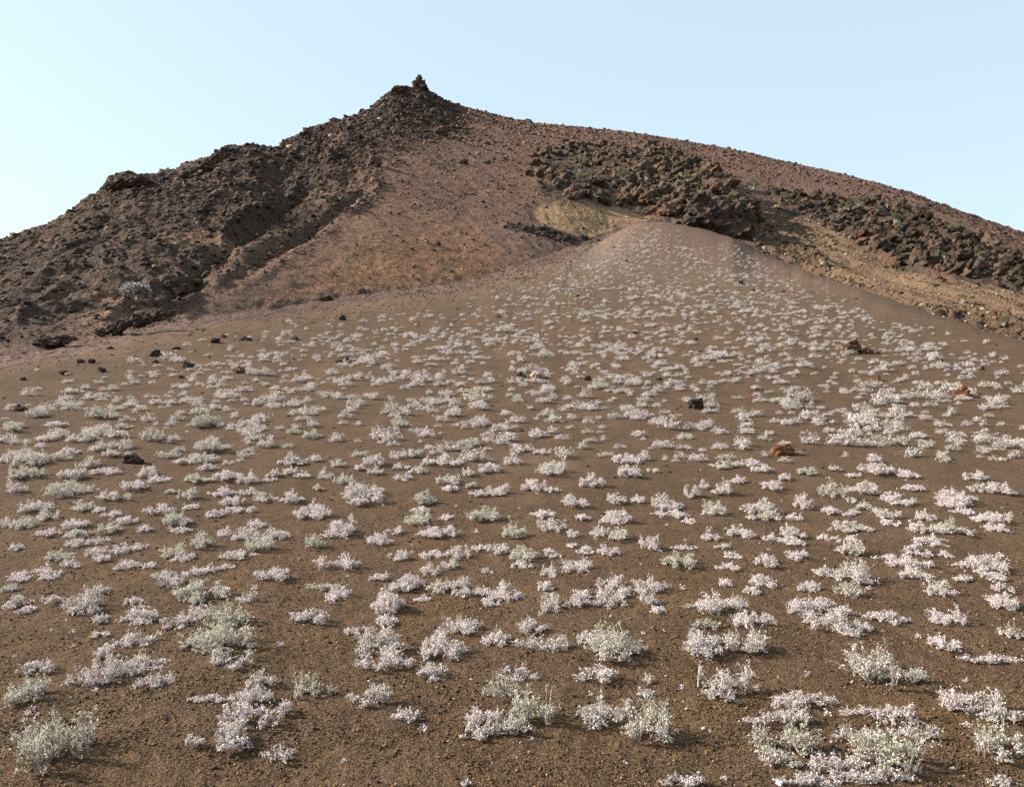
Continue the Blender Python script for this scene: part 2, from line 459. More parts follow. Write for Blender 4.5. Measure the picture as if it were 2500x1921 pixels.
for pl, am in LEDGES:
    dist = np.full(PXg.shape, 1e9)
    qx2, qy2 = PXg + 1.2 * wob, PY0 + 1.2 * wob2
    for (a0_, b0_), (a1_, b1_) in zip(pl[:-1], pl[1:]):
        ex_, ey_ = a1_ - a0_, b1_ - b0_
        t_ = np.clip(((qx2 - a0_) * ex_ + (qy2 - b0_) * ey_) / (ex_ ** 2 + ey_ ** 2), 0, 1)
        dist = np.minimum(dist, np.hypot(qx2 - a0_ - t_ * ex_, (qy2 - b0_ - t_ * ey_)))
    LEDM = np.maximum(LEDM, np.exp(-(dist / 9) ** 2) * hm * min(am, 1))
    R += hm * am * (.20 + .14 * M_LAVA) * np.exp(-(dist / 11) ** 2) * (.7 + .4 * np.clip(gnoise(X / 2.1, Y / 4, 77) + .4, 0, 1.3))
# a gully on the left flank and the hollow beside the skyline block
R += hm * (-.9) * np.exp(-((PXg + 2.2 * wob - (720 - (PY0 - 470) * 1.15)) / 30) ** 2) * sstep(440, 500, PY0) * (1 - sstep(700, 760, PY0))
R += hm * (-.8) * np.exp(-((PXg + 2.2 * wob2 - (880 - (PY0 - 480) * 1.5)) / 26) ** 2) * sstep(450, 500, PY0) * (1 - sstep(640, 700, PY0))
# ash fan: gentle swells
xa, ya = X[:N_A + N_B], Y[:N_A + N_B]
R[:N_A + N_B] += .10 * fbm(xa / 3.1, ya / 4.0, 3, 81) * sstep(2, 9, ya) + .025 * fbm(xa / .55, ya / .8, 3, 82) * (1 - sstep(12, 26, ya)) + .22 * fbm(xa / 12, ya / 18, 3, 83) * sstep(12, 40, ya)
R[:N_A + N_B] += .010 * fbm(xa / .11, ya / .15, 2, 84) * (1 - sstep(8, 14, ya))
R[:N_A + N_B] += .05 * ridged(xa / 1.5 + .4 * fbm(xa / 5, ya / 9, 2, 86), ya / 12, 3, 87) * sstep(18, 50, ya)
lb = (PXg < 1480) * sstep(0, 1, (Y - De) / np.maximum(Db - De, 1)) * (1 - hm)
R += lb * (.12 * ridged(X / 1.7, Y / 4, 3, 85))
Zf = Z + R

# colours of the ground (albedo)
def C(*c): return np.array(c, dtype=float)
n_l = fbm(X / 16, Y / 26, 4, 91)[..., None]; n_m = fbm(X / 3.5, Y / 7, 4, 92)[..., None]
n_s = fbm(X / .9, Y / 1.8, 3, 93)[..., None]
alb = np.zeros(Y.shape + (3,))
near = sstep(5, 26, Y)[..., None]
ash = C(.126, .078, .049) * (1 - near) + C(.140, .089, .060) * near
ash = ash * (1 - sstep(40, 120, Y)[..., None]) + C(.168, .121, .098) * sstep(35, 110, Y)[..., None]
warm = np.clip(fbm(X / 1.6, Y / 2.4, 4, 94) * 1.6, 0, 1)[..., None] * (1 - sstep(7, 16, Y)[..., None])
ash = ash * (1 - .55 * warm) + C(.20, .115, .05) * .55 * warm
ash = ash * (1 + .10 * n_m + .10 * n_l)
ash = ash * (1 - bumpat(1290, 1130, 150, 22, .35)[..., None]) + C(.24, .17, .125) * bumpat(1290, 1130, 150, 22, .35)[..., None]
red = C(.238, .122, .072) * (1 + .22 * n_l + .22 * n_m + .12 * n_s)
pur = C(.200, .115, .086)
hcol = red * (1 - .5) + pur * .5
t_right = sstep(1150, 1700, PXg)[..., None]
hcol = hcol * (1 - t_right) + (C(.205, .112, .078) * (1 + .25 * n_l + .2 * n_m)) * t_right
hcol = hcol * (1 - M_OCH[..., None] * .75) + C(.285, .142, .072) * (1 + .15 * n_m) * M_OCH[..., None] * .75
hcol = hcol * (1 - M_OCHR[..., None] * .8) + C(.185, .118, .068) * (1 + .5 * n_m + .3 * n_l) * M_OCHR[..., None] * .8
speck = (fbm(X / 1.3, Y / 3.0, 4, 95) > .12)[..., None] * (1 - M_TAN[..., None])
hcol = hcol * (1 - .12 * speck)
hcol = hcol * (1 - M_GRAV[..., None] * .6) + C(.19, .115, .088) * M_GRAV[..., None] * .6
hcol = hcol * (1 - M_TAN[..., None]) + C(.34, .205, .11) * (1 + .25 * n_m) * M_TAN[..., None]
lavc = C(.070, .042, .029) * (1 + .45 * n_m + .30 * n_l + .3 * n_s)
patch = np.clip(fbm(X / 6, Y / 12, 4, 96) * 3.2 - .55, 0, 1)[..., None]
lavc = lavc * (1 - .75 * patch) + C(.27, .150, .090) * .75 * patch
L = np.clip(np.maximum.reduce([M_LAVA, M_SUM * .6, M_OR, M_RIDGE * .8, M_TANL, M_RR * .55]), 0, 1)[..., None]
hcol = hcol * (1 - L * .92) + lavc * L * .92
strip = sstep(0, .8, (Y - De) / np.maximum(Db - De, 1))[..., None]
edgemix = np.clip(strip + .25 * fbm(X / 4, Y / 6, 3, 97)[..., None] * (strip > 0) * (strip < 1), 0, 1)
rightfan = sstep(1440, 1560, PXg)[..., None]
stripcol = C(.20, .120, .088) * (1 + .18 * n_m)
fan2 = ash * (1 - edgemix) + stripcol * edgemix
# reddish mound and edge on the right side of the fan head
M_MND = poly_mask(wx, wy, [(1462, 590), (1500, 520), (1640, 500), (1800, 520), (2000, 640), (2130, 700), (2120, 740), (1900, 690), (1750, 650), (1620, 625), (1560, 600)], 16)
rm = M_MND[..., None]
fan2 = fan2 * (1 - .85 * rm) + C(.195, .122, .092) * (1 + .2 * n_m) * .85 * rm
hh = sstep(-2.0, 4.0, (Y - Db) + 2.5 * fbm(X / 2.5, Y / 3, 3, 98))[..., None]
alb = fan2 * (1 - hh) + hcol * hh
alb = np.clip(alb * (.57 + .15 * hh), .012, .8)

V = np.stack([X, Y, Zf], -1)
def grid_faces(r0, r1, c0=0, c1=NC):
    w = c1 - c0
    i = np.arange(r1 - r0 - 1)[:, None] * w + np.arange(w - 1)[None, :]
    return np.stack([i, i + 1, i + w + 1, i + w], -1).reshape(-1, 4)
rs = N_A + 34
me = make_mesh('ground', V[:rs].reshape(-1, 3), grid_faces(0, rs), [M_ASH], smooth=True, attrs={'albedo': alb[:rs].reshape(-1, 3)})
ground = link(bpy.data.objects.new('ground', me)); tag(ground, kind='structure')
me = make_mesh('hill', V[rs - 1:].reshape(-1, 3), grid_faces(rs - 1, NR), [M_HILL], smooth=True, attrs={'albedo': alb[rs - 1:].reshape(-1, 3)})
hill = link(bpy.data.objects.new('hill', me)); tag(hill, kind='structure')
# wide low land all round, under the fan and behind the viewpoint
gx = np.array([-2500, -600, -120, -30, -6, 0, 6, 30, 120, 600, 2500.0]); gy = np.array([-2500, -500, -60, -8, 0, 1.25, 2.0, 40, 300, 900, 4000.0])
GX, GY = np.meshgrid(gx, gy); GZ = np.where(GY < 1.3, -1.80, -2.6) + np.where(GY < -1, -.02 * np.abs(GY), 0).clip(-6)
GZ += CZ * 0
pv = np.stack([GX, GY, GZ], -1).reshape(-1, 3)
w = len(gx); i = np.arange(len(gy) - 1)[:, None] * w + np.arange(w - 1)[None, :]
pf = np.stack([i, i + 1, i + w + 1, i + w], -1).reshape(-1, 4)
me = make_mesh('plain', pv, pf, [M_ASH], attrs={'albedo': np.tile(C(.063, .036, .019), (len(pv), 1))})
plain = link(bpy.data.objects.new('plain', me)); tag(plain, kind='structure')
for o in (ground, hill, plain): o.location.z = CZ   # heights above were measured from the eye

PYg = CY - Zf / Y * F
def on_ground(px, py):
    """first place the line of sight meets the land"""
    c = int(np.clip(np.searchsorted(PX, px), 1, NC - 1))
    col = PYg[:, c]
    k = int(np.argmax(col <= py)) if (col <= py).any() else NR - 1
    k = max(k, 1)
    a, b = col[k - 1], col[k]
    t = 0 if a == b else np.clip((a - py) / (a - b), 0, 1)
    Yv = Y[k - 1, c] * (1 - t) + Y[k, c] * t
    return np.array([(px - CX) / F * Yv, Yv, CZ + Zf[k - 1, c] * (1 - t) + Zf[k, c] * t])
def height(x, y):
    px = CX + F * x / y
    c = np.clip(np.searchsorted(PX, px), 1, NC - 1)
    out = np.zeros(len(x))
    for i in range(len(x)):
        out[i] = np.interp(y[i], Y[:, c[i]], Zf[:, c[i]])
    return out + CZ

# ------------------------------------------------------------------ rocks
_ico = {}
def icosphere(sub):
    if sub in _ico: return _ico[sub]
    import bmesh
    bm = bmesh.new(); bmesh.ops.create_icosphere(bm, subdivisions=sub, radius=1.0)
    v = np.array([x.co[:] for x in bm.verts]); f = np.array([[y.index for y in x.verts] for x in bm.faces]); bm.free()
    _ico[sub] = (v, f); return v, f

def rock_verts(seed, sub=4, rough=0.35, pits=0.0, cuts=7):
    v, f = icosphere(sub); v = v.copy()
    rng = np.random.default_rng(seed)
    # flat broken faces, then lumps and pits
    for k in range(cuts):
        n = rng.normal(size=3); n /= np.linalg.norm(n); d = rng.uniform(.45, .85)
        s = v @ n; over = np.maximum(s - d, 0); v -= over[:, None] * n * .9
    o = rng.uniform(0, 50, 3)
    n = (fbm(v[:, 0] * 1.6 + o[0], v[:, 1] * 1.6 + o[1] + v[:, 2] * 2.1, 4, seed) + fbm(v[:, 1] * 1.6 + o[1], v[:, 2] * 1.6 + o[2] - v[:, 0] * 1.3, 4, seed + 3))
    r = 1 + rough * n
    if pits:
        a, b, c = worley(v[:, 0] * 2.6 + v[:, 2] * 1.3 + o[0], v[:, 1] * 2.6 - v[:, 2] * 1.7 + o[2], seed)
        r -= pits * np.clip(.38 - a, 0, 1) * 1.6
        r += .10 * np.clip(b - a, 0, .4)
    return v * r[:, None], f

ROCK_GROUP = 'lava rocks scattered over the ash slope'
def rock(px, py, wpx, hpx, mat, label, seed, rough=.35, pits=.5, lobes=1, cuts=7, name='lava_rock', cat='rock', group=ROCK_GROUP, depth=.8):
    p = on_ground(px, py + hpx * .38)
    w = 1.18 * wpx / F * p[1]; h = 1.2 * hpx / F * p[1]
    v, f = rock_verts(seed, 4, rough, pits, cuts)
    v = v * np.array([w / 2, w / 2 * depth, h * .58]); 
    if lobes == 2:
        v2, f2 = rock_verts(seed + 50, 4, rough, pits, cuts)
        v = v * np.array([.64, .8, 1]) + np.array([-.18 * w, 0, .10 * h])
        v2 = v2 * np.array([w * .24, w * .2, h * .34]) + np.array([.30 * w, -.1 * w, -.16 * h])
        f = np.concatenate([f, f2 + len(v)]); v = np.concatenate([v, v2])
    m = make_mesh(name, v, f, [mat], smooth=False)
    o = link(bpy.data.objects.new(name, m)); o.location = p + np.array([0, 0, h * .22])
    tag(o, label, cat, group)
    return o

D_, B_, O_, P_ = M_DARK, M_BROWN, M_OCHRE, M_PALE
ROCKS = [  # x, y (middle), width, height in photo pixels, stone, label, lobes
    (325, 1121, 42, 25, D_, 'black pitted lava rock with a yellowish notch among white shrubs on the left', 1),
    (50, 997, 24, 16, D_, 'black rock touching a grey-green shrub near the left edge of the ash slope', 1),
    (459, 891, 28, 18, D_, 'black squarish lava block on bare ash on the upper left of the slope', 1),
    (378, 863, 25, 17, D_, 'dark rounded rock just up and left of the black squarish block', 1),
    (583, 905, 26, 16, B_, 'dark brown arched rock to the right of the black squarish block', 1),
    (842, 879, 33, 19, D_, 'dark lava rock with a pale left side, alone in the upper middle left', 1),
    (197, 882, 18, 11, D_, 'left one of two small dark rocks side by side near the left strip', 1),
    (223, 882, 15, 12, D_, 'right one of two small dark rocks side by side near the left strip', 1),
    (250, 903, 20, 15, D_, 'small peaked dark rock below the pair of small rocks on the left', 1),
    (526, 831, 18, 16, D_, 'dark upright rock at the edge of the reddish strip, left of its neighbour', 1),
    (544, 821, 14, 9, D_, 'small dark rock up and right of the upright rock on the strip edge', 1),
    (600, 827, 26, 11, D_, 'low elongated dark rock farther right along the reddish strip edge', 1),
    (721, 826, 20, 11, D_, 'small dark rock on grey ash between the strip and the middle slope', 1),
    (836, 777, 13, 14, D_, 'small dark upright stone at the top edge of the ash, centre left', 1),
    (156, 910, 19, 10, D_, 'dark flat rock at the left margin below the reddish strip', 1),
    (56, 925, 14, 9, D_, 'small dark rock close to the left edge where shrubs begin', 1),
    (435, 919, 24, 8, B_, 'low yellowish brown rock just below the black squarish block', 1),
    (268, 849, 15, 8, D_, 'low dark stone high on the reddish strip, left side', 1),
    (432, 850, 16, 7, D_, 'flat dark stone above the black squarish block', 1),
    (330, 874, 12, 9, D_, 'tiny dark stone left of the dark rounded rock', 1),
    (380, 884, 15, 8, D_, 'small dark stone right below the dark rounded rock', 1),
    (1273, 918, 19, 15, D_, 'dark brown rock left of the pale pinkish rock', 1),
    (1312, 914, 28, 21, P_, 'pale pinkish broken rock in the middle of the slope', 1),
    (1435, 924, 18, 11, D_, 'small black flat-topped rock right of the pale pinkish rock', 1),
    (1698, 986, 42, 30, D_, 'large dark brown jagged rock in the right half of the slope', 1),
    (1912, 1099, 42, 28, O_, 'rusty red-brown rock surrounded by white shrubs on the right', 1),
    (2090, 851, 62, 32, B_, 'largest brown rock, two lumps side by side on the upper right slope', 2),
    (2351, 960, 34, 26, O_, 'rusty orange angular rock near the right edge', 1),
    (2143, 925, 17, 14, O_, 'small round orange-brown rock below the two-lump brown rock', 1),
    (2387, 897, 23, 13, B_, 'brown flat rock above and right of the rusty orange rock', 1),
    (1846, 972, 24, 12, B_, 'low brown rock between the large jagged rock and the small orange one', 1),
    (1609, 925, 13, 9, D_, 'small dark stone up and left of the large jagged rock', 1),
    (1832, 916, 13, 7, B_, 'tiny brown stone up and right of the large jagged rock', 1),
    (2051, 858, 14, 7, B_, 'tiny brown stone at the left foot of the two-lump brown rock', 1),
    (2253, 947, 12, 7, B_, 'tiny brown stone left of the rusty orange angular rock', 1),
    (2294, 880, 12, 9, B_, 'tiny reddish stone high on the right part of the slope', 1),
    (1808, 690, 12, 8, D_, 'tiny dark stone near the head of the fan, leftmost of three', 1),
    (1840, 710, 11, 8, D_, 'tiny dark stone near the head of the fan, middle of three', 1),
    (1912, 711, 10, 7, D_, 'tiny dark stone near the head of the fan, rightmost of three', 1),
    (1550, 811, 11, 8, D_, 'tiny dark stone in the upper middle of the ash slope', 1),
    (1410, 722, 9, 6, D_, 'tiny dark stone on the upper fan straight below the gully mouth', 1),
    (1218, 773, 11, 7, D_, 'tiny dark stone on the left of the upper fan', 1),
    (1700, 828, 9, 6, D_, 'tiny dark stone left of the two-lump brown rock', 1),
    (1273, 1050, 9, 6, D_, 'tiny black stone between shrubs in the centre of the picture', 1),
]
for i, (x, y, w, h, m, lb_, lo) in enumerate(ROCKS):
    rock(x, y, w, h, m, lb_, 300 + i * 7, lobes=lo, rough=.45 if m is not P_ else .6)
rock(1904, 1909, 22, 15, M_WHITE, 'smooth white stone on brown ash at the bottom edge of the picture', 77, rough=.12, pits=0, cuts=9, name='white_stone', cat='stone', group=None)
# boulders lying on the hill
HB = [
    (786, 728, 42, 13, 'long low dark boulder on the reddish slope above the ash edge'),
    (1069, 596, 13, 10, 'small round dark boulder alone on the ochre patch of the hill'),
    (885, 711, 18, 11, 'dark boulder on the ochre slope right of the long low one'),
    (1294, 296, 9, 7, 'tiny dark boulder standing on the skyline right of the summit'),
    (1076, 322, 30, 20, 'dark rounded boulder on the slope right below the summit'),
    (916, 396, 34, 26, 'dark lump of lava below and left of the summit'),
    (1190, 350, 14, 9, 'small dark boulder on the upper right shoulder of the summit'),
    (1187, 395, 22, 12, 'lower dark boulder right of the summit slope'),
    (973, 393, 14, 7, 'flat dark boulder under the summit crags'),
    (1130, 395, 20, 12, 'dark broken boulder halfway between summit and central outcrop'),
    (260, 456, 15, 15, 'upright dark block sticking out of the left skyline'),
]
for i, (x, y, w, h, lb_) in enumerate(HB):
    rock(x, y, w, h, M_CRAG, lb_, 900 + i * 5, rough=.5, pits=.3, name='boulder', cat='boulder', group='boulders lying on the hill')

# rocky crown on the summit: one jagged mass
def crag_mass(name, parts, label, cat, seed, mat=M_CRAG, sub=5):
    """parts: (px, py bottom, width px, height px, lean) fused into one mesh standing on the hill"""
    rng = np.random.default_rng(seed)
    VV, FF, n = [], [], 0; base = None
    for (px, py, w, h, dy) in parts:
        pyl = max(py, float(np.interp(px, sx, sy)) + 7)      # stand on rock just in front of the skyline
        if base is None:
            p0 = seen(px, pyl); D0 = p0[1] - .2
        p = np.array([(px - CX) / F * D0, D0, CZ + (CY - py) / F * D0])
        if base is None: base = p
        q = p + np.array([0, dy * .5, 0])
        wm, hm_ = w / F * p[1], h / F * p[1]
        v, f = rock_verts(int(rng.integers(1e6)), sub, .55, .25, 6)
        tw = rng.uniform(-.2, .2)
        v = v * np.array([wm * .55, wm * .5, hm_ * .60]); v[:, 0] += v[:, 2] * tw
        a, b, c = worley((v[:, 0] + q[0]) / .8, (v[:, 2] + q[2]) / 1.1, 5)
        v += (v / (np.linalg.norm(v, axis=1)[:, None] + 1e-6)) * ((c - .5) * .5 * np.clip((b - a) * 3, 0, 1) * min(1, wm / 6))[:, None]
        v += q - base + np.array([0, 0, hm_ * .42])
        VV.append(v); FF.append(f + n); n += len(v)
    cs_ = [v_.mean(0) for v_ in VV]; rs_ = [(v_.max(0) - v_.min(0)) for v_ in VV]
    for c0_, c1_, r0_, r1_ in zip(cs_[:-1], cs_[1:], rs_[:-1], rs_[1:]):   # blocks grow into one another
        v, f = rock_verts(int(rng.integers(1e6)), 4, .4, .25, 5)
        v = v * np.array([abs(c1_[0] - c0_[0]) * .5 + .08 * r0_[0], .25 * r0_[1], .16 * (r0_[2] + r1_[2])]) + (c0_ + c1_) / 2
        VV.append(v); FF.append(f + n); n += len(v)
    me = make_mesh(name, np.concatenate(VV), np.concatenate(FF), [mat])
    o = link(bpy.data.objects.new(name, me)); o.location = base
    return tag(o, label, cat)
# lava outcrops: craggy masses rising out of the slope, sheet of rock with its own relief
def outcrop(name, mask, px0, px1, py0, py1, relief, label, seed, col, strike=0.0, lumps=240, big=1.0):
    cs = np.where((PX >= px0) & (PX <= px1))[0]; c0, c1 = cs[0], cs[-1]
    sub = (PY0[:, c0:c1 + 1] > py0) & (PY0[:, c0:c1 + 1] < py1) & (Y[:, c0:c1 + 1] > Db[c0:c1 + 1] - 3) & (Y[:, c0:c1 + 1] < Ds[c0:c1 + 1])
    rws = np.where(sub.any(1))[0]; r0, r1 = rws[0], rws[-1]
    ys2 = np.repeat(Y[r0:r1 + 1, c0:c1 + 1], 1, 0); xs2 = X[r0:r1 + 1, c0:c1 + 1]
    z0 = Zf[r0:r1 + 1, c0:c1 + 1]; m = mask[r0:r1 + 1, c0:c1 + 1]
    qx_ = xs2 + 2.2 * fbm(xs2 / 6, ys2 / 6, 3, seed); qy_ = ys2 + 3 * fbm(xs2 / 6, ys2 / 6, 3, seed + 1)
    bg_ = ridged((qx_ + strike * qy_) / 7.5, qy_ / 20, 3, seed + 2); md = ridged((qx_ + strike * qy_) / 2.6, qy_ / 7, 4, seed + 3)
    a, b, c = worley(qx_ / 2.1, qy_ / 2.4, seed + 4); a2, b2, c2 = worley(xs2 / .8 + md, ys2 / 1.2, seed + 5)
    k1 = (c - .35) * np.clip((b - a) * 2.6, 0, 1); k2 = (c2 - .4) * np.clip((b2 - a2) * 2.6, 0, 1)
    rl = relief * (.10 + .50 * bg_ + .25 * md + .25 * k1 + .25 * k2)
    z = z0 - .5 + m * (rl + .5)
    al = C(*col) * (1 + .5 * fbm(xs2 / 3, ys2 / 5, 4, seed + 6) + .5 * fbm(xs2 / 12, ys2 / 16, 3, seed + 7))[..., None]
    rd = np.clip(fbm(xs2 / 5, ys2 / 8, 3, seed + 8) * 2.4 - .35, 0, 1)[..., None]
    al = np.clip(al * (1 - rd) + C(.14, .07, .045) * rd, .012, .6)
    rngo = np.random.default_rng(seed)
    pm_ = (np.clip(m, 0, 1.6) * sub[r0:r1 + 1] / ys2 ** 1.0).ravel(); pm_ = pm_ * (m.ravel() > .35) * np.clip(.25 + 1.6 * fbm(xs2 / 4.5, ys2 / 9, 3, seed + 9) + .4, .03, 2).ravel(); pick = rngo.choice(pm_.size, lumps, p=pm_ / pm_.sum())
    LV, LF, LA, nn = [], [], [], 0
    for q_ in pick:
        wq = min(rngo.lognormal(-.12, .5), 1.9) * big * (.5 + .5 * min(m.ravel()[q_], 1.5))
        v_, f_ = rock_verts(int(rngo.integers(1e6)), 4 if wq > 1.5 else 3, .75, .5, 4) 
        v_ = v_ * np.array([wq * rngo.uniform(.7, 1.2), wq * rngo.uniform(.8, 1.5), wq * rngo.uniform(.6, 1.05)])
        v_ = v_ + np.array([xs2.ravel()[q_], ys2.ravel()[q_], z.ravel()[q_] + CZ + wq * .12])
        LV.append(v_); LF.append(f_ + nn); nn += len(v_)
        cc = al.reshape(-1, 3)[q_] * rngo.uniform(.6, 1.35)
        LA.append(np.clip(cc * (1 + .4 * fbm(v_[:, 0] / .9, v_[:, 2] / .9 + v_[:, 1] / 2, 3, 5)[:, None]), .01, .6))
    w = c1 - c0 + 1
    Vv = np.stack([xs2, ys2, z + CZ], -1).reshape(-1, 3)
    fc = grid_faces(0, r1 - r0 + 1, 0, w)
    keep = m.ravel()[fc].max(1) > .02
    fc = fc[keep]; used = np.unique(fc); mp = np.full(len(Vv), -1); mp[used] = np.arange(len(used))
    Vk = Vv[used]; base = np.array([Vk[:, 0].mean(), Vk[:, 1].mean(), Vk[:, 2].min()])
    fq = mp[fc]; tri = np.concatenate([fq[:, [0, 1, 2]], fq[:, [0, 2, 3]]] + [a_ + len(Vk) for a_ in LF])
    me = make_mesh(name, np.concatenate([Vk] + LV) - base, tri, [M_HILL], smooth=False, attrs={'albedo': np.concatenate([al.reshape(-1, 3)[used]] + LA)})
    o = link(bpy.data.objects.new(name, me)); o.location = base
    return tag(o, label, 'lava outcrop')
# heavier towards its lower right end
grow = (.55 + .75 * sstep(1450, 1760, PXg) + .4 * bumpat(1760, 500, 70, 60, 1.0))
outcrop('lava_outcrop', M_OC * grow, 1255, 1880, 330, 600, 2.3, 'dark craggy lava outcrop with green tufts in the middle of the hill', 201, (.086, .059, .041), .5, 1100, .85)
outcrop('lava_outcrop', M_OR, 1850, 2700, 440, 760, 1.7, 'dark broken lava band with green bushes on the right shoulder of the hill', 231, (.062, .042, .030), -.3, 1400, .66)
def seen(px, py):
    """where the line of sight through a photo point meets the rock already built"""
    dg = bpy.context.evaluated_depsgraph_get()
    d = Vector(((px - CX) / F, 1.0, (CY - py) / F)).normalized()
    hit, loc, nrm, idx, ob, mt = SC.ray_cast(dg, Vector((0, 0, CZ)), d)
    return np.array(loc) if hit else on_ground(px, py)
bpy.context.view_layer.update()
crag_mass('rock_pinnacle', [(1022, 216, 26, 20, 0), (1023, 207, 17, 20, 0), (1026, 197, 9, 14, 0), (1018, 199, 8, 9, 0), (1036, 219, 22, 10, 0)],
          'dark stub of rock standing on the very summit of the hill', 'rock pinnacle', 5)
crag_mass('summit_crag', [(975, 228, 30, 18, 0), (957, 240, 28, 18, 0), (940, 256, 26, 18, 0), (988, 222, 14, 10, 0)],
          'brown lumpy crag forming the shoulder left of the summit pinnacle', 'crag', 8)

crag_mass('skyline_crag', [(530, 400, 34, 30, 0), (552, 402, 44, 40, 0), (585, 402, 46, 40, 1), (612, 404, 46, 34, 1), (640, 406, 44, 24, 1), (570, 412, 60, 36, 0)], 'dark flat-topped block of lava forming the step in the left skyline', 'crag', 61)
crag_mass('skyline_crag', [(488, 432, 40, 34, 0), (462, 442, 38, 28, 0), (510, 424, 40, 34, 0), (478, 446, 50, 28, 0)], 'dark lumpy crag just left of the flat-topped skyline block', 'crag', 62)
crag_mass('skyline_crag', [(325, 452, 40, 24, 0), (298, 458, 36, 22, 0), (350, 450, 34, 18, 0), (272, 466, 30, 18, 0)], 'low dark crag at the shoulder of the far left skyline', 'crag', 63)
crag_mass('lava_crag', [(250, 818, 30, 14, 0), (278, 812, 32, 20, 0), (306, 804, 34, 26, 0), (335, 796, 36, 28, 0), (364, 787, 32, 24, 0), (392, 779, 30, 22, 0), (415, 770, 26, 16, 0)], 'jumble of dark lava blocks at the foot of the left slope below the dead bush', 'crag', 64)
crag_mass('lava_crag', [(130, 845, 60, 26, 0), (165, 838, 40, 20, 0), (100, 850, 40, 18, 0)], 'low dark lava hump at the left foot of the dark slope', 'crag', 65)
crag_mass('lava_crag', [(432, 720, 50, 34, 0), (405, 728, 34, 24, 0), (455, 716, 34, 22, 0)], 'dark lava block right of the dead bush on the left slope', 'crag', 66)
crag_mass('lava_knoll', [(1795, 578, 62, 34, 0), (1770, 585, 44, 24, 0), (1822, 582, 36, 24, 0)],
          'low rounded dark knoll at the lower right foot of the central outcrop', 'knoll', 12)
crag_mass('lava_tower', [(1745, 556, 90, 72, 1), (1715, 545, 60, 46, 1), (1788, 560, 60, 44, 2), (1722, 505, 60, 40, 4), (1690, 552, 40, 26, 0)],
          'tallest dark lava head casting a shadow at the right end of the central outcrop', 'crag', 31)

# rubble over the hill: far too many stones to count
def rubble(n, seed):
    rng = np.random.default_rng(seed)
    v0, f0 = icosphere(1)
    dens = np.clip(.24 + .95 * M_LAVA + .9 * M_SUM + 1.6 * M_RR + .9 * M_OR + 1.0 * M_OCHR + 1.2 * LEDM + .9 * M_TANL - .2 * M_TAN, 0.004, 2) * (hillrow > 0) * (PXg > -150) * (PXg < 2650)
    dens = dens * (1 + 1.2 * np.clip(fbm(X / 10, Y / 22, 3, 210), -.8, 1)) 
    cell = np.abs(np.gradient(Y, axis=0)) * np.abs(np.gradient(X, axis=1)); 
    strip_ = (PXg < 1480) * (PXg > -150) * (Y > De) * (Y < Db + 2) * .5
    strip_ = strip_ + (PXg < 1480) * (PXg > -150) * (Y > De * .92) * (Y <= De) * .10
    strip_ = strip_ + (PXg > 1480) * (PXg < 2650) * (Y > De * .955) * (Y <= De * 1.02) * .22
    p = (np.clip(dens, 0, 3) + strip_ * 1.1) * cell * (Y < Ds + 3) / (Y ** 1.1)
    p = p.ravel() / p.sum()
    idx = rng.choice(p.size, n, p=p)
    xs, ysx, zs_ = X.ravel()[idx], Y.ravel()[idx], Zf.ravel()[idx] + CZ
    xs = xs + rng.normal(0, .05, n); 
    size = ysx * rng.pareto(2.4, n).clip(0, 4.0) * (.00034 + .00030 * L.reshape(-1)[idx] + .00035 * LEDM.reshape(-1)[idx]) + ysx * .00042
    size *= np.where(strip_.ravel()[idx] > 0, .62, 1)
    sc3 = size[:, None] * rng.uniform(.7, 1.4, (n, 3)) * np.array([1.15, 1.1, .75])
    jit = 1 + rng.normal(0, .27, (n, len(v0), 1))
    vv = v0[None] * jit * sc3[:, None, :]
    ang = rng.uniform(0, 2 * math.pi, n); ca, sa = np.cos(ang)[:, None], np.sin(ang)[:, None]
    vx = vv[..., 0] * ca - vv[..., 1] * sa; vy = vv[..., 0] * sa + vv[..., 1] * ca
    vv = np.stack([vx + xs[:, None], vy + ysx[:, None], vv[..., 2] + zs_[:, None] + size[:, None] * .2], -1)
    ff = f0[None] + (np.arange(n) * len(v0))[:, None, None]
    base_al = alb.reshape(-1, 3)[idx]
    darkness = rng.random(n)[:, None]
    lm = L.reshape(-1)[idx][:, None]
    al = np.where(darkness < .55 + .2 * lm, C(.042, .031, .026) * rng.uniform(.6, 1.6, (n, 1)), base_al * rng.uniform(.8, 1.5, (n, 1)))
    rr = np.maximum(M_RR, .5 * M_OCHR).ravel()[idx][:, None]
    pale = (rng.random((n, 1)) < .30 * rr + .012)
    al = np.where(pale, C(.28, .21, .13) * rng.uniform(.6, 1.2, (n, 1)), al)
    al = np.repeat(al, len(v0), 0)
    me = make_mesh('rubble', vv.reshape(-1, 3), ff.reshape(-1, 3), [M_RUB], attrs={'albedo': al})
    o = link(bpy.data.objects.new('rubble', me))
    return tag(o, 'loose dark and ochre stones strewn over the hill and its foot', 'rubble', kind='stuff')
rubble(85000, 4)

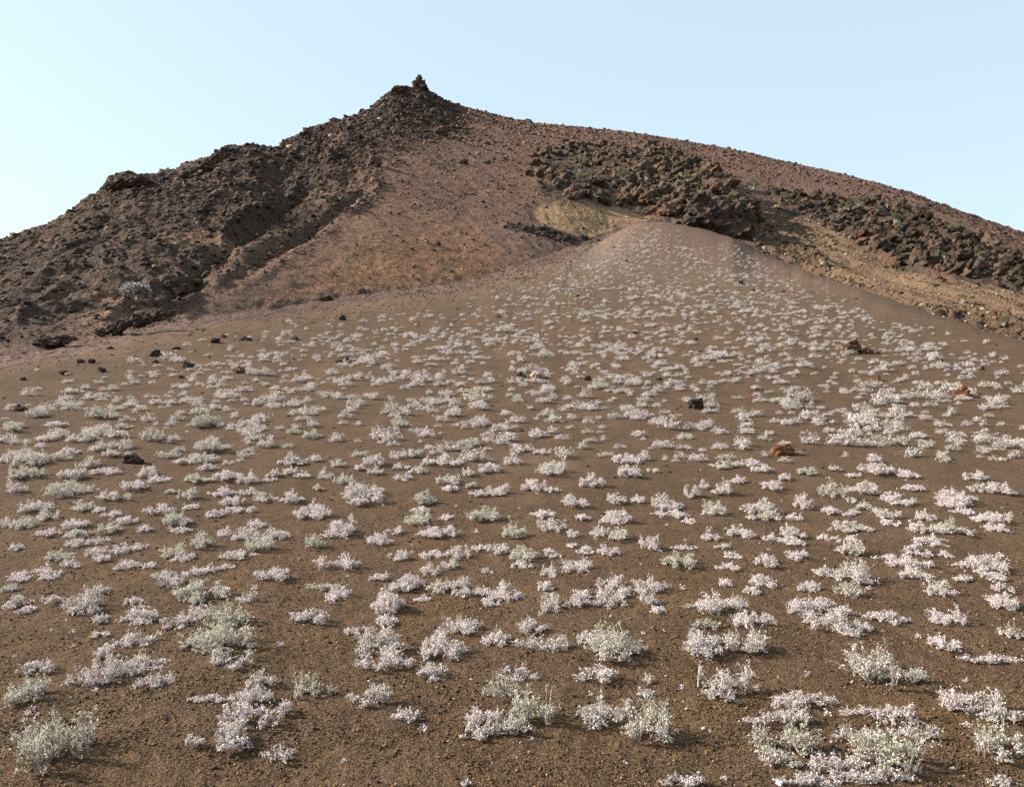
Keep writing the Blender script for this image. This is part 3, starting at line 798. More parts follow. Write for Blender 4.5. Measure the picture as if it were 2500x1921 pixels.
# fine lapilli on the nearest ash
def gravel(n, seed):
    rng = np.random.default_rng(seed)
    v0 = np.array([[1, 0, 0], [-1, 0, 0], [0, 1, 0], [0, -1, 0], [0, 0, 1], [0, 0, -1.0]])
    f0 = np.array([[0, 2, 4], [2, 1, 4], [1, 3, 4], [3, 0, 4], [2, 0, 5], [1, 2, 5], [3, 1, 5], [0, 3, 5]])
    yy = 3.6 / (1 - rng.random(n) * (1 - 3.6 / 15.0)); xx = rng.uniform(-.58, .58, n) * yy
    keep = rng.random(n) < np.clip(.55 + 1.3 * fbm(xx / .5, yy / .6, 3, 19), .08, 1)
    xx, yy = xx[keep], yy[keep]; n = len(xx)
    zz = height(xx, yy)
    s = (.0035 + .0030 * rng.pareto(3.0, n).clip(0, 2.5)) * rng.uniform(.8, 1.2, n) * (.7 + yy / 14)
    vv = v0[None] * (1 + rng.normal(0, .25, (n, 6, 1))) * s[:, None, None] * np.array([1, 1, .8])
    ang = rng.uniform(0, 6.28, n); ca, sa = np.cos(ang)[:, None], np.sin(ang)[:, None]
    vv = np.stack([vv[..., 0] * ca - vv[..., 1] * sa + xx[:, None], vv[..., 0] * sa + vv[..., 1] * ca + yy[:, None], vv[..., 2] + (zz + s * .35)[:, None]], -1)
    ff = f0[None] + (np.arange(n) * 6)[:, None, None]
    r = rng.random((n, 1))
    al = np.where(r < .5, C(.045, .028, .018), np.where(r < .85, C(.10, .060, .032), np.where(r < .985, C(.19, .12, .055), C(.38, .32, .26)))) * rng.uniform(.7, 1.3, (n, 1))
    me = make_mesh('gravel', vv.reshape(-1, 3), ff.reshape(-1, 3), [M_RUB], attrs={'albedo': np.repeat(al, 6, 0)})
    return tag(link(bpy.data.objects.new('gravel', me)), 'fine brown and ochre volcanic gravel lying on the near ash', 'gravel', kind='stuff')
gravel(90000, 8)
def cinders(n, seed):
    rng = np.random.default_rng(seed)
    v0, f0 = icosphere(1)
    yy = 6.0 / (1 - rng.random(n) * (1 - 6.0 / 110.0)); xx = rng.uniform(-.56, .56, n) * yy
    px = CX + F * xx / yy; c = np.clip(np.searchsorted(PX, px), 1, NC - 1)
    fr = yy / De[c]
    keep = (fr < 1.0) & (rng.random(n) < .25 + .75 * (fr > .8) + .6 * np.clip(fbm(xx / 3, yy / 5, 3, 23), 0, 1))
    xx, yy = xx[keep], yy[keep]; s_ = yy * (.0005 + .00045 * rng.pareto(2.5, keep.sum()).clip(0, 3))
    # broken bits lying about the larger rocks
    for (x, y, w, h, m, lb_, lo) in ROCKS:
        if w < 16: continue
        k = 9; p = on_ground(x, y + h * .4); wm = w / F * p[1]
        a = rng.uniform(0, 6.28, k); rr_ = wm * rng.uniform(.55, 1.6, k)
        xx = np.concatenate([xx, p[0] + np.cos(a) * rr_]); yy = np.concatenate([yy, p[1] + np.sin(a) * rr_]); s_ = np.concatenate([s_, wm * rng.uniform(.02, .09, k)])
    n = len(xx); zz = height(xx, yy)
    vv = v0[None] * (1 + rng.normal(0, .25, (n, len(v0), 1))) * s_[:, None, None] * np.array([1.1, 1, .75])
    vv = vv + np.stack([xx, yy, zz + s_ * .15], -1)[:, None, :]
    ff = f0[None] + (np.arange(n) * len(v0))[:, None, None]
    al = C(.042, .029, .021) * rng.uniform(.5, 2.2, (n, 1))
    me = make_mesh('cinders', vv.reshape(-1, 3), ff.reshape(-1, 3), [M_RUB], attrs={'albedo': np.repeat(al, len(v0), 0)})
    return tag(link(bpy.data.objects.new('cinders', me)), 'small dark cinders strewn over the whole ash slope', 'cinders', kind='stuff')
cinders(9000, 15)

# ------------------------------------------------------------------ shrubs
def tubes(paths, rad, sides=3):
    """paths (n,k,3), rad (n,k) -> one array of tapering tubes"""
    n, k, _ = paths.shape
    if n == 0: return np.zeros((0, 3)), np.zeros((0, 4), int)
    t = np.gradient(paths, axis=1); t /= np.linalg.norm(t, axis=2, keepdims=True) + 1e-9
    up = np.array([.3, .2, .93])
    a = np.cross(t, up); a /= np.linalg.norm(a, axis=2, keepdims=True) + 1e-9
    b = np.cross(t, a)
    ph = np.arange(sides) * 2 * math.pi / sides
    v = paths[:, :, None, :] + rad[:, :, None, None] * (a[:, :, None, :] * np.cos(ph)[:, None] + b[:, :, None, :] * np.sin(ph)[:, None])
    i = np.arange(k - 1)[:, None] * sides; j = np.arange(sides)[None, :]; j2 = (j + 1) % sides
    f = np.stack([i + j, i + j2, i + sides + j2, i + sides + j], -1).reshape(-1, 4)
    F_ = f[None] + (np.arange(n) * k * sides)[:, None, None]
    return v.reshape(-1, 3), F_.reshape(-1, 4)

def leaves(P, size, rng):
    """small four-cornered leaves, bent along the middle by giving them random turns"""
    n = len(P)
    d = rng.normal(size=(n, 3)); d[:, 2] = np.abs(d[:, 2]) * .8 + .15; d[:, 0] += .12; d /= np.linalg.norm(d, axis=1)[:, None]
    e = rng.normal(size=(n, 3)); e = np.cross(d, e); e /= np.linalg.norm(e, axis=1)[:, None] + 1e-9
    s = size[:, None]
    v = np.stack([P, P + d * s * .55 + e * s * .45, P + d * s * 1.15, P + d * s * .55 - e * s * .45], 1)
    f = np.arange(n * 4).reshape(n, 4)
    return v.reshape(-1, 3), f

def shrub_geo(blobs, rng, dens, leaf, sr, tall=0.0, stem_scale=1.0):
    """blobs: (cx, cy, rx, ry, h, g). Sprawling woody stems from a few crowns, side twigs, small leaves."""
    SP, SRad, LP, LG, LS = [], [], [], [], []
    for (cx, cy, rx, ry, h, g) in blobs:
        area = math.pi * rx * ry
        n = max(4, int(np.clip(26 + 150 * math.sqrt(area) * 1.4, 18, 130) * stem_scale))
        nb = max(1, int(round(max(rx, ry) / max(min(rx, ry), 1e-3)))) + 1
        bx = rng.normal(0, .30, nb) * rx; by_ = rng.normal(0, .25, nb) * ry
        bi = rng.integers(nb, size=n)
        th = rng.uniform(0, 2 * math.pi, n)
        L_ = rng.beta(2.2, 1.3, n) * 1.25 * np.where(rng.random(n) < .10, 1.35, 1.0)
        tx = cx + np.cos(th) * rx * L_; ty = cy + np.sin(th) * ry * L_
        # a few lumpy directions reach farther, others stop short: uneven outline
        lob = .82 + .34 * np.sin(th * rng.integers(2, 5) + rng.uniform(0, 6)) * rng.uniform(.5, 1)
        tx = cx + (tx - cx) * lob; ty = cy + (ty - cy) * lob
        x0 = cx + bx[bi]; y0 = cy + by_[bi]
        K = 7; t = np.linspace(0, 1, K)[None, :]
        hz = h * (.25 + .75 * rng.random(n) ** 1.3) * np.where(L_ > .8, .75, 1.0) * np.where(rng.random(n) < .10, 1.3, 1.0)
        if g > .45:
            prof = np.sin(t * 1.75)                    # leafy plants rise to the tips
        else:
            prof = np.sin(np.clip(t * 2.35, 0, 3.0)) * .95 + .05 * t          # dry ones arch over
        px_ = x0[:, None] + (tx - x0)[:, None] * t; py_ = y0[:, None] + (ty - y0)[:, None] * t
        wobm = .05 * (rx + ry)
        w1 = np.cumsum(rng.normal(0, wobm * .45, (n, K)), 1) * (t > 0); w2 = np.cumsum(rng.normal(0, wobm * .45, (n, K)), 1) * (t > 0)
        pz = hz[:, None] * prof + np.cumsum(rng.normal(0, h * .05, (n, K)), 1) * t
        pz = np.maximum(pz, .004)
        P = np.stack([px_ + w1, py_ + w2, pz], -1)
        SP.append(P); SRad.append(np.repeat(sr * (1.25 - t), n, 0) * rng.uniform(.7, 1.3, (n, 1)))
        # side twigs
        m = n * 6
        si = rng.integers(n, size=m); tt = rng.uniform(.3, 1, m) * (K - 1)
        k0 = np.minimum(tt.astype(int), K - 2); fr = (tt - k0)[:, None]
        B = P[si, k0] * (1 - fr) + P[si, k0 + 1] * fr
        dr = rng.normal(size=(m, 3)) * np.array([1, 1, .55]); dr[:, 2] += .35
        dr /= np.linalg.norm(dr, axis=1)[:, None]
        ln = rng.uniform(.06, .2, m)[:, None] * (rx + ry) * .8
        T = np.stack([B, B + dr * ln * .5, B + dr * ln + np.array([0, 0, .02]) * ln], 1)
        T[..., 2] = np.maximum(T[..., 2], .003)
        TP = T
        # resample twigs to K points so that all stems share one array
        ti = np.linspace(0, 2, K); a0 = np.minimum(ti.astype(int), 1); f_ = (ti - a0)[None, :, None]
        T7 = TP[:, a0] * (1 - f_) + TP[:, a0 + 1] * f_
        SP.append(T7[::2]); SRad.append(np.full((len(T7[::2]), K), sr * .5) * (1.1 - t))
        nl = int(dens * area * .62)
        li = rng.integers(m, size=nl); u = rng.random(nl)[:, None] ** .8
        Q = TP[li, 0] * (1 - u) + TP[li, 2] * u + rng.normal(0, leaf * .5, (nl, 3))
        nl2 = int(nl * .85)
        li = rng.integers(n, size=nl2); tt = rng.uniform(.35, 1, nl2) * (K - 1); k0 = np.minimum(tt.astype(int), K - 2); fr = (tt - k0)[:, None]
        Q2 = P[li, k0] * (1 - fr) + P[li, k0 + 1] * fr + rng.normal(0, leaf * .4, (nl2, 3))
        Q = np.concatenate([Q, Q2]); Q[:, 2] = np.maximum(Q[:, 2], .003)
        inner = ((Q[:, 0] - cx) / rx) ** 2 + ((Q[:, 1] - cy) / ry) ** 2
        pg = g + .35 * (g > .02) * (Q[:, 2] / max(h, 1e-3) - .45)
        LG.append(rng.random(len(Q)) < pg)
        LP.append(Q); LS.append(leaf * rng.uniform(.6, 1.35, len(Q)))
    SPa = np.concatenate(SP); SRa = np.concatenate(SRad)
    return SPa, SRa, np.concatenate(LP), np.concatenate(LG), np.concatenate(LS)

def shrub_meshes(blobs, seed, dens, leaf, sr, stem_scale=1.0, dark=.18):
    rng = np.random.default_rng(seed)
    SP, SR_, LPp, LG, LS = shrub_geo(blobs, rng, dens, leaf, sr, stem_scale=stem_scale)
    v, f = tubes(SP, SR_)
    low = SP[:, :, 2].mean(1) < np.median(SP[:, :, 2]) * .5
    mi = np.repeat(low, (SP.shape[1] - 1) * 3).astype(int) * 0 + np.repeat(np.random.default_rng(seed).random(len(SP)) < dark, (SP.shape[1] - 1) * 3)
    ms = make_mesh('stems', v, f, [M_STEM, M_DSTEM], mi)
    v, f = leaves(LPp, LS, rng)
    ml = make_mesh('leaves', v, f, [M_WLEAF, M_GLEAF], LG.astype(int))
    return ms, ml

# every shrub read off the photograph: tile, then x, y, width, height inside that tile, and how green it is
W_ = 0.0
TS = 2.43
TO = {4: (0, 1450), 5: (800, 1450), 6: (1600, 1450), 1: (0, 1100), 2: (800, 1100), 3: (1600, 1100)}
NEAR = [
 (4, [(150, 895, 480, 350, .9)], 'largest grey-green bush with a long shadow at the bottom left corner'),
 (4, [(40, 590, 240, 190, .7)], 'dense grey-green tuft cut by the left edge above the corner bush'),
 (4, [(150, 445, 190, 95, .1)], 'small white shrub above the tuft cut by the left edge'),
 (4, [(105, 103, 110, 50, W_)], 'tiny white shrub near the left edge below a dark tuft'),
 (4, [(20, 55, 120, 80, .3)], 'dull half-shaded tuft cut by the left edge'),
 (4, [(410, 45, 190, 160, .1), (260, 50, 110, 50, W_), (500, 100, 130, 60, W_), (520, -15, 150, 60, .6)], 'white shrub with a low arm on each side in the left foreground'),
 (4, [(745, 38, 100, 60, W_)], 'small isolated white shrub between two larger ones on the left'),
 (4, [(565, 150, 100, 62, W_)], 'small round white shrub at the left end of a white row'),
 (4, [(775, 140, 300, 100, W_)], 'long low white shrub peaking towards its right end'),
 (4, [(985, 168, 170, 100, W_), (1120, 120, 170, 90, W_)], 'white shrub joining the long low row to the tall feathery bush'),
 (4, [(1270, 155, 330, 130, .75)], 'feathery grey-green bush with long sprays reaching right'),
 (4, [(1240, 265, 410, 170, .75)], 'wide grey-green bush with a dark hollow at its right'),
 (4, [(1330, 390, 270, 115, .3)], 'pale low shrub right under the wide bush with the dark hollow'),
 (4, [(730, 280, 220, 95, W_), (545, 245, 110, 40, W_)], 'white shrub with a faint low arm above the broad sprawling one'),
 (4, [(565, 345, 110, 85, W_)], 'small white mound touching the top of the broad sprawling shrub'),
 (4, [(590, 450, 280, 190, W_), (800, 410, 270, 110, W_), (870, 510, 240, 110, .1), (470, 500, 190, 110, W_)], 'broad sprawling white shrub with a bare brown centre, lower left'),
 (4, [(1520, 515, 190, 110, .5), (1460, 620, 250, 120, .1), (1370, 740, 230, 150, .1), (1340, 850, 250, 150, W_), (1330, 935, 180, 80, W_), (1140, 905, 130, 60, W_), (1650, 640, 100, 190, W_), (1570, 765, 170, 120, W_)], 'big white ring-shaped shrub around bare ash, lower left of centre'),
 (4, [(1250, 628, 280, 36, W_)], 'single thin leafy runner stretching left from the ring-shaped shrub'),
 (4, [(1810, 560, 260, 150, .8)], 'grey-green shrub with sprays swept up to the right beside the ring-shaped one'),
 (4, [(1640, 960, 220, 100, W_)], 'sparse small white shrub below the ring-shaped one'),
 (4, [(1810, 142, 220, 90, W_)], 'isolated compact white shrub on bare ash, left of centre'),
 (1, [(1430, 855, 110, 95, W_)], 'small white shrub of upright spikes left of centre'),
 (1, [(1110, 855, 260, 125, .6)], 'rounded shrub, pale green above and white below, left foreground'),
 (1, [(1920, 815, 210, 40, .8), (1970, 860, 180, 65, W_)], 'flat green layer over a bluish white mat, left of centre'),
 (5, [(310, 30, 220, 180, W_), (430, -50, 170, 100, W_), (350, 60, 180, 110, W_)], 'tall white shrub leaning left at the start of the long white chain'),
 (5, [(330, 162, 170, 70, W_)], 'small white shrub right below the shrub starting the white chain'),
 (5, [(140, 226, 90, 46, W_)], 'tiny white shrub at the upper left of the paired pale bushes'),
 (5, [(290, 300, 380, 170, .45), (350, 410, 330, 120, W_)], 'left bush of the pair, pale green top over white skirts'),
 (5, [(640, 330, 300, 190, W_), (620, 460, 190, 110, W_)], 'right bush of the pair, dense bright white with dark gaps'),
 (5, [(780, 200, 240, 92, W_)], 'white shrub behind the dense bright white bush'),
 (5, [(990, 268, 140, 90, W_)], 'thin small white shrub between bright bush and green-white mat'),
 (5, [(1205, 195, 190, 110, W_)], 'white shrub with two upright spires near the centre bottom'),
 (5, [(1270, 302, 340, 85, .5)], 'low mat, grey-green left and white right, casting a thin shadow'),
 (5, [(1590, 270, 230, 100, .1), (1720, 330, 340, 210, .8)], 'upswept grey-green bush leaning right with a strong shadow'),
 (5, [(1630, 480, 250, 125, W_)], 'white shrub at the lower left foot of the upswept bush'),
 (5, [(1010, 560, 260, 160, .8), (1130, 470, 250, 110, W_)], 'thin arching white and green sprays, upper part of the big centre group'),
 (5, [(1210, 680, 340, 230, .85), (1080, 800, 260, 90, .4)], 'big leafy grey-green bush with long shadow, right of the centre group'),
 (5, [(930, 740, 240, 150, .1), (870, 835, 210, 80, W_)], 'white shrub trailing to the lower left of the centre group'),
 (5, [(240, 600, 280, 170, .25)], 'loose white shrub with bare roots showing, lower centre left'),
 (5, [(450, 722, 190, 95, W_)], 'neat white mound just right of the loose rooty shrub'),
 (5, [(1680, 720, 340, 200, .3)], 'white arching left half of the wide bush at bottom centre right'),
 (5, [(1950, 780, 350, 290, .65)], 'leafy green-white right half of the wide bush at bottom centre right'),
 (5, [(1890, 590, 120, 60, W_)], 'sparse little forked white plant above the wide bush'),
 (5, [(1915, 490, 60, 80, W_)], 'tiny thin upright white plant below the upswept bush'),
 (5, [(2120, 1110, 270, 80, W_)], 'white shrub cut by the bottom edge, left of the white stone'),
 (5, [(815, 1125, 70, 36, W_)], 'tiny white tuft at the bottom edge, centre left'),
 (6, [(420, 72, 390, 118, W_)], 'spiky wide white shrub with bare twigs at its left'),
 (6, [(600, 158, 240, 100, W_)], 'white shrub at the lower right of the spiky wide one'),
 (6, [(325, 185, 170, 66, .8)], 'sparse green spray between the spiky shrub and the dense one below'),
 (6, [(340, 312, 240, 180, W_), (580, 302, 280, 180, .5)], 'dense wide bush, white left half and green right half'),
 (6, [(460, 545, 330, 210, .2)], 'domed white shrub below the dense half-green bush'),
 (6, [(830, 640, 250, 140, W_), (1000, 635, 190, 80, W_), (740, 760, 400, 90, W_), (870, 740, 170, 110, W_)], 'angular white shrub with a hooked arm and dark shadow'),
 (6, [(850, 880, 490, 200, .8), (760, 970, 260, 120, .6)], 'broad grey-green bush with a black hollow beneath, lower right'),
 (6, [(1250, 842, 290, 90, W_)], 'white mat between the two broad green bushes at lower right'),
 (6, [(1230, 705, 280, 46, W_)], 'thin trailing white runner above the mat at lower right'),
 (6, [(1510, 722, 280, 150, W_), (1550, 825, 300, 130, W_)], 'stacked white shrub directly above the largest leafy bush on the right'),
 (6, [(1520, 970, 530, 300, .75)], 'largest leafy grey-green bush at the bottom right'),
 (6, [(1130, 1020, 350, 140, W_)], 'tangle of bare white twigs between the bottom right bushes'),
 (6, [(1350, 1085, 480, 100, W_)], 'white skirt of twigs under the largest bottom right bush'),
 (6, [(960, 1112, 430, 76, W_)], 'white shrub cut by the bottom edge, right of the white stone'),
 (6, [(1050, 90, 380, 110, W_)], 'white shrub with a long arm reaching left, right foreground'),
 (6, [(1130, 182, 360, 140, .3)], 'rounded white bush below the long-armed shrub with a shaded right side'),
 (6, [(1430, 145, 280, 80, W_)], 'loose white shrub right of the rounded bush'),
 (6, [(1810, 152, 230, 100, W_)], 'compact white mound beside a pale bare patch on the right'),
 (6, [(1765, 298, 170, 100, W_)], 'small white shrub with one raised tip below the compact mound'),
 (6, [(2010, 388, 360, 66, W_)], 'long narrow white mat reaching to the right edge'),
 (6, [(1450, 450, 470, 240, .6), (1250, 405, 180, 60, .7)], 'large grey-green bush with an arm to the left and two shadows'),
 (6, [(1930, 640, 400, 170, W_), (2110, 730, 300, 120, W_)], 'big white mound running off the right edge'),
 (6, [(2140, 870, 270, 290, .7)], 'green-grey bush cut by the right edge below the big white mound'),
 (6, [(2080, 1115, 210, 64, .1)], 'white shrub in the bottom right corner'),
 (6, [(2160, 232, 100, 90, .5)], 'small pale tuft cut by the right edge'),
 (6, [(2150, 62, 170, 90, W_)], 'white shrub at the right edge above the small pale tuft'),
]
MID = {
1: [(40,210,150,100,0),(60,140,200,90,.6),(110,50,220,110,.4),(20,30,120,90,0),(360,135,200,90,.3),(300,232,280,105,.6),(385,208,140,75,.8),(490,80,150,70,.5),(620,25,130,50,.4),(610,130,220,46,0),
 (830,130,170,85,.4),(900,172,150,48,0),(740,210,180,70,0),(630,270,190,85,.3),(440,320,140,90,.4),(550,350,110,48,0),(625,382,130,48,0),(705,412,150,60,0),(600,462,150,75,.6),
 (140,345,230,75,.1),(220,392,180,75,.5),(80,435,170,85,.6),(10,420,90,75,0),(390,438,180,68,0),(240,490,180,58,0),(400,500,170,60,.7),(400,548,130,64,0),(520,542,160,56,0),
 (50,580,120,50,0),(290,630,150,75,.7),(370,680,140,66,0),(170,730,330,70,0),(255,752,130,46,0),(85,762,130,38,0),(530,600,170,64,.3),(560,642,130,56,0),(690,592,150,56,0),(790,577,140,46,0),(720,682,200,66,0),(850,685,110,50,0),
 (980,600,190,105,.7),(1040,642,170,60,0),(830,465,110,50,0),(1040,478,150,42,0),(980,415,230,90,.7),(900,355,170,66,0),(1105,332,100,42,0),(1250,370,120,66,0),(1380,355,180,38,0),
 (1160,535,180,125,.6),(1090,250,150,85,.5),(985,245,80,32,.7),(1280,250,200,56,0),(1350,302,170,62,0),(1450,245,110,56,0),(1550,275,160,76,.4),(1120,60,270,75,.5),(1190,97,130,66,0),(1330,70,80,38,.2),(1320,155,180,76,.1),(1120,172,170,62,.6),(1230,175,80,32,.7),(1450,165,140,84,.3),
 (1600,135,100,66,.3),(1580,178,110,32,0),(1690,60,160,76,.2),(1770,75,90,36,0),(1710,125,110,56,.4),(1780,150,110,46,0),(1870,220,80,48,.8),(1700,270,160,95,0),(1910,125,110,105,.3),(1985,70,110,66,.4),(2020,180,130,56,.4),
 (1830,365,280,105,0),(2110,270,330,145,.2),(1310,470,110,76,0),(1420,490,200,86,0),(1500,430,130,66,0),(1500,555,220,105,.6),(1570,502,220,76,.3),(1380,625,250,66,0),(1840,545,170,95,.7),(1990,460,250,125,0),
 (1590,742,300,86,0),(1960,670,380,100,0),(940,740,190,56,0),(980,770,170,84,0),(1100,725,170,56,0),(1210,702,110,56,0),(1320,692,140,44,0),(1300,820,120,28,0),(20,820,110,50,.5)],
2: [(260,60,160,85,.2),(270,125,150,56,.5),(480,20,110,56,.3),(430,98,130,38,.4),(530,120,140,56,.5),(440,165,120,46,0),(700,60,200,85,.1),(590,65,100,56,0),(180,98,70,46,0),
 (890,35,70,38,0),(1100,60,150,76,.4),(950,110,170,66,0),(830,130,90,56,0),(720,172,180,76,.4),(720,227,120,46,0),(840,205,90,46,.6),(1280,10,150,38,0),(1350,110,280,115,.5),(1230,200,180,95,0),(1330,237,130,38,0),(1580,180,190,95,.3),(1780,50,180,76,0),(1800,130,180,86,0),(1940,120,90,33,0),
 (1010,235,190,90,.2),(900,262,130,46,0),(570,290,160,95,.6),(540,350,130,56,0),(520,412,180,76,.6),(700,395,120,38,0),(910,390,250,88,.6),(1290,380,170,56,0),(1330,450,220,85,.4),(1460,490,110,66,0),(1100,480,190,105,.7),
 (290,520,190,86,0),(390,480,130,46,0),(660,495,270,76,0),(410,625,150,66,0),(600,620,170,56,0),(760,602,190,105,0),(600,712,160,76,0),(720,680,110,56,.3),(900,577,120,56,0),(1010,580,150,76,0),(1170,610,240,115,.7),(1140,684,170,46,0),(1330,610,110,56,0),
 (1450,565,80,28,0),(1540,600,120,48,0),(1670,580,150,95,0),(1500,690,230,86,0),(1320,712,150,86,0),(1620,480,150,76,0),(1730,500,160,95,.6),(1940,530,150,135,0),(1520,395,110,56,0),(1740,390,260,105,.3),(1470,300,180,95,.4),(1720,290,160,76,.4),(1850,290,110,56,0),(1990,290,150,125,0),(2060,332,180,56,0),
 (2050,385,250,56,0),(2150,412,120,46,0),(940,718,80,33,0),(290,757,130,56,0),(1290,800,150,76,0),(480,780,170,86,0),(640,820,180,76,.6),(770,790,160,95,.5),(800,852,150,66,0),(560,882,150,36,0),(1030,860,310,100,0),(900,830,100,66,0),(980,912,120,44,0),
 (1340,905,220,110,.4),(1540,880,300,120,0),(1720,810,250,130,.1),(1700,900,230,80,.3),(1950,800,230,105,.4),(1930,880,160,105,0),(1970,950,120,46,0)],
3: [(420,90,150,56,.6),(590,80,260,56,0),(640,112,140,56,.3),(790,155,90,56,0),(920,125,120,56,.7),(1080,110,80,36,.7),(300,185,90,95,0),(230,240,120,86,.1),(430,222,150,105,.5),(510,175,120,56,0),
 (720,215,160,66,0),(920,292,150,125,0),(1080,230,180,115,.6),(1290,222,190,95,.3),(1190,290,70,46,0),(1195,150,120,33,0),(1370,120,260,86,.1),(1540,147,150,56,0),(1560,225,150,46,0),(1500,287,230,95,.1),
 (390,342,210,95,.5),(660,330,200,105,.4),(700,397,150,56,.7),(590,395,80,38,0),(850,402,130,46,0),(1130,362,240,66,0),(1290,332,140,56,.7),(1430,372,170,76,.4),(1430,432,150,38,0),(1830,252,230,125,.1),(1850,312,260,76,0),(1960,160,200,56,.2),(1970,220,130,76,.6),(2110,222,200,105,.2),
 (1650,382,140,76,.2),(1650,462,210,86,.3),(1850,472,220,86,.6),(2080,400,240,86,.1),(2100,462,160,66,0),(1880,362,150,46,0),(350,500,140,86,0),(530,482,210,86,.2),(690,512,100,56,0),(860,490,170,76,.5),(840,547,190,46,.1),(1030,515,110,38,0),
 (1200,460,280,76,.4),(1190,520,170,66,0),(1220,590,220,95,.6),(1680,540,200,66,0),(1610,600,200,76,0),(1400,642,160,46,0),(1570,670,320,95,0),(1760,620,120,38,0),(410,572,130,46,0),(470,622,150,46,0),(190,577,150,28,0),(170,660,220,105,.8),(455,692,150,46,0),
 (690,652,160,105,0),(880,620,160,86,0),(1250,742,290,150,.5),(1200,832,200,105,.7),(1030,720,130,66,0),(950,812,200,76,0),(430,790,110,46,0),(660,772,200,95,0),(600,832,130,56,0),(2090,682,420,140,0),(2060,752,150,56,0),
 (1640,742,230,86,.2),(1870,765,120,46,0),(1770,822,220,115,.3),(2120,822,140,66,.4),(2140,882,160,105,0)],
}
# bushier ones higher up the slope, photo pixels directly
HIGH = [(214,1007,60,38,.6,'domed grey-green bush, left one of a touching pair below the left edge rock'),(259,1009,46,34,.5,'smaller right one of a touching pair of grey-green bushes on the left'),
 (476,1026,86,44,.8,'dense bushy grey-green shrub, largest in the upper left'),(363,1056,56,46,.6,'bushy shrub left of the largest one in the upper left'),(488,1090,96,42,.5,None),(120,1036,66,20,0,None),
 (95,1068,66,26,.3,None),(178,1068,72,30,.4,None),(226,1089,54,32,.2,None),(155,1103,54,24,0,None),(25,1118,120,46,.4,None),(300,1084,36,28,.5,None),(74,1006,50,30,.6,'grey-green shrub touching the black rock near the left edge'),(291,1043,42,14,.7,None),
 (702,983,54,26,.4,None),(620,978,38,28,0,None),(749,1058,48,28,.6,None),(642,1072,48,48,0,None),(1311,1057,60,30,0,None)]

GROUP = 'pale low shrubs scattered over the ash slope'
def place_blob(px, py, w, h, g, y_ref=None):
    """turn a photo extent into a footprint and height in metres"""
    p = on_ground(px, py + h * .5)
    Yd = p[1]; w_m = w / F * Yd; h_m = h / F * Yd
    e = .012 * Yd
    p2 = on_ground(px, py + h * .5 - 12)
    dydpy = max((p2[1] - Yd) / 12.0, 1e-3) * 1.0     # metres of depth per photo pixel
    hp = np.clip((.60 + .10 * g) * h_m, .02, .50 * w_m + .03)
    rem = max(h - .6 * hp / Yd * F, h * .25)
    depth = np.clip(rem * dydpy * 1.1, .35 * w_m, 1.6 * w_m)
    return p, w_m, hp, depth, Yd

count = [0]
USED = []
def auto_label(px, py, w, h, g, k):
    size = 'tiny' if w < 40 else 'small' if w < 60 else 'middling' if w < 85 else 'wide'
    colr = 'grey-green' if g > .55 else 'half green, half white' if g > .25 else 'chalky white'
    shape = 'flat' if h < .36 * w else 'rounded' if h < .55 * w else 'upright'
    return '%s %s %s shrub, %d percent across and %d percent down the photo' % (size, shape, colr, round(px / 25), round(py / 19.21)), (px, py)


def build_shrub(q, lb_, seed):
    """q: photo extents (x, y, w, h, greenness) of the clumps that make one shrub"""
    rr = np.random.default_rng(seed)
    pm = [place_blob(*b_) for b_ in q]
    base = pm[0][0].copy(); base[1] += pm[0][3] * .5
    base[2] = height(np.array([base[0]]), np.array([base[1]]))[0]
    B = []
    for (p, wm, hp, dp, Yd), b_ in zip(pm, q):
        cx, cy = p[0] - base[0], p[1] + dp * .5 - base[1]
        rx, ry, g = wm * .5, dp * .5, b_[4]
        B.append((cx + rr.normal(0, .16) * rx, cy, rx * .50, ry * .62, hp * 1.1, g))
        ns = 5 if rx / ry < 1.6 else 6
        a0 = rr.uniform(0, 6.28)
        for j in range(ns):
            a = a0 + j * 6.283 / ns + rr.uniform(-.35, .35); o = rr.uniform(.42, .82); k_ = rr.uniform(.18, .42)
            B.append((cx + o * rx * math.cos(a), cy + o * ry * math.sin(a), rx * k_ * 1.05, ry * k_ * 1.25, hp * rr.uniform(.30, 1.15), g * rr.uniform(.0, 1.15) if g < .6 else g * rr.uniform(.6, 1.1)))
    Yd = pm[0][4]
    leaf = .0062 + .00052 * Yd
    dens = min(12500, 1.15 / (leaf * leaf * .5)) * rr.uniform(.42, .95)
    if q[0][4] == 0: hpv = rr.uniform(.8, 1.15)
    green = q[0][4] > .5
    if green: dens *= 1.45
    ms, ml = shrub_meshes(B, seed, dens, leaf, .0017 + .00013 * Yd, stem_scale=(.38 if green else .5) if Yd < 9 else .24, dark=.7 if green else .22)
    e = link(bpy.data.objects.new('shrub', None)); e.location = base; e.empty_display_size = .1
    link(bpy.data.objects.new('stems', ms), e); link(bpy.data.objects.new('leaves', ml), e)
    tag(e, lb_, 'shrub', GROUP); count[0] += 1
    for b_ in q: USED.append(b_[:4])

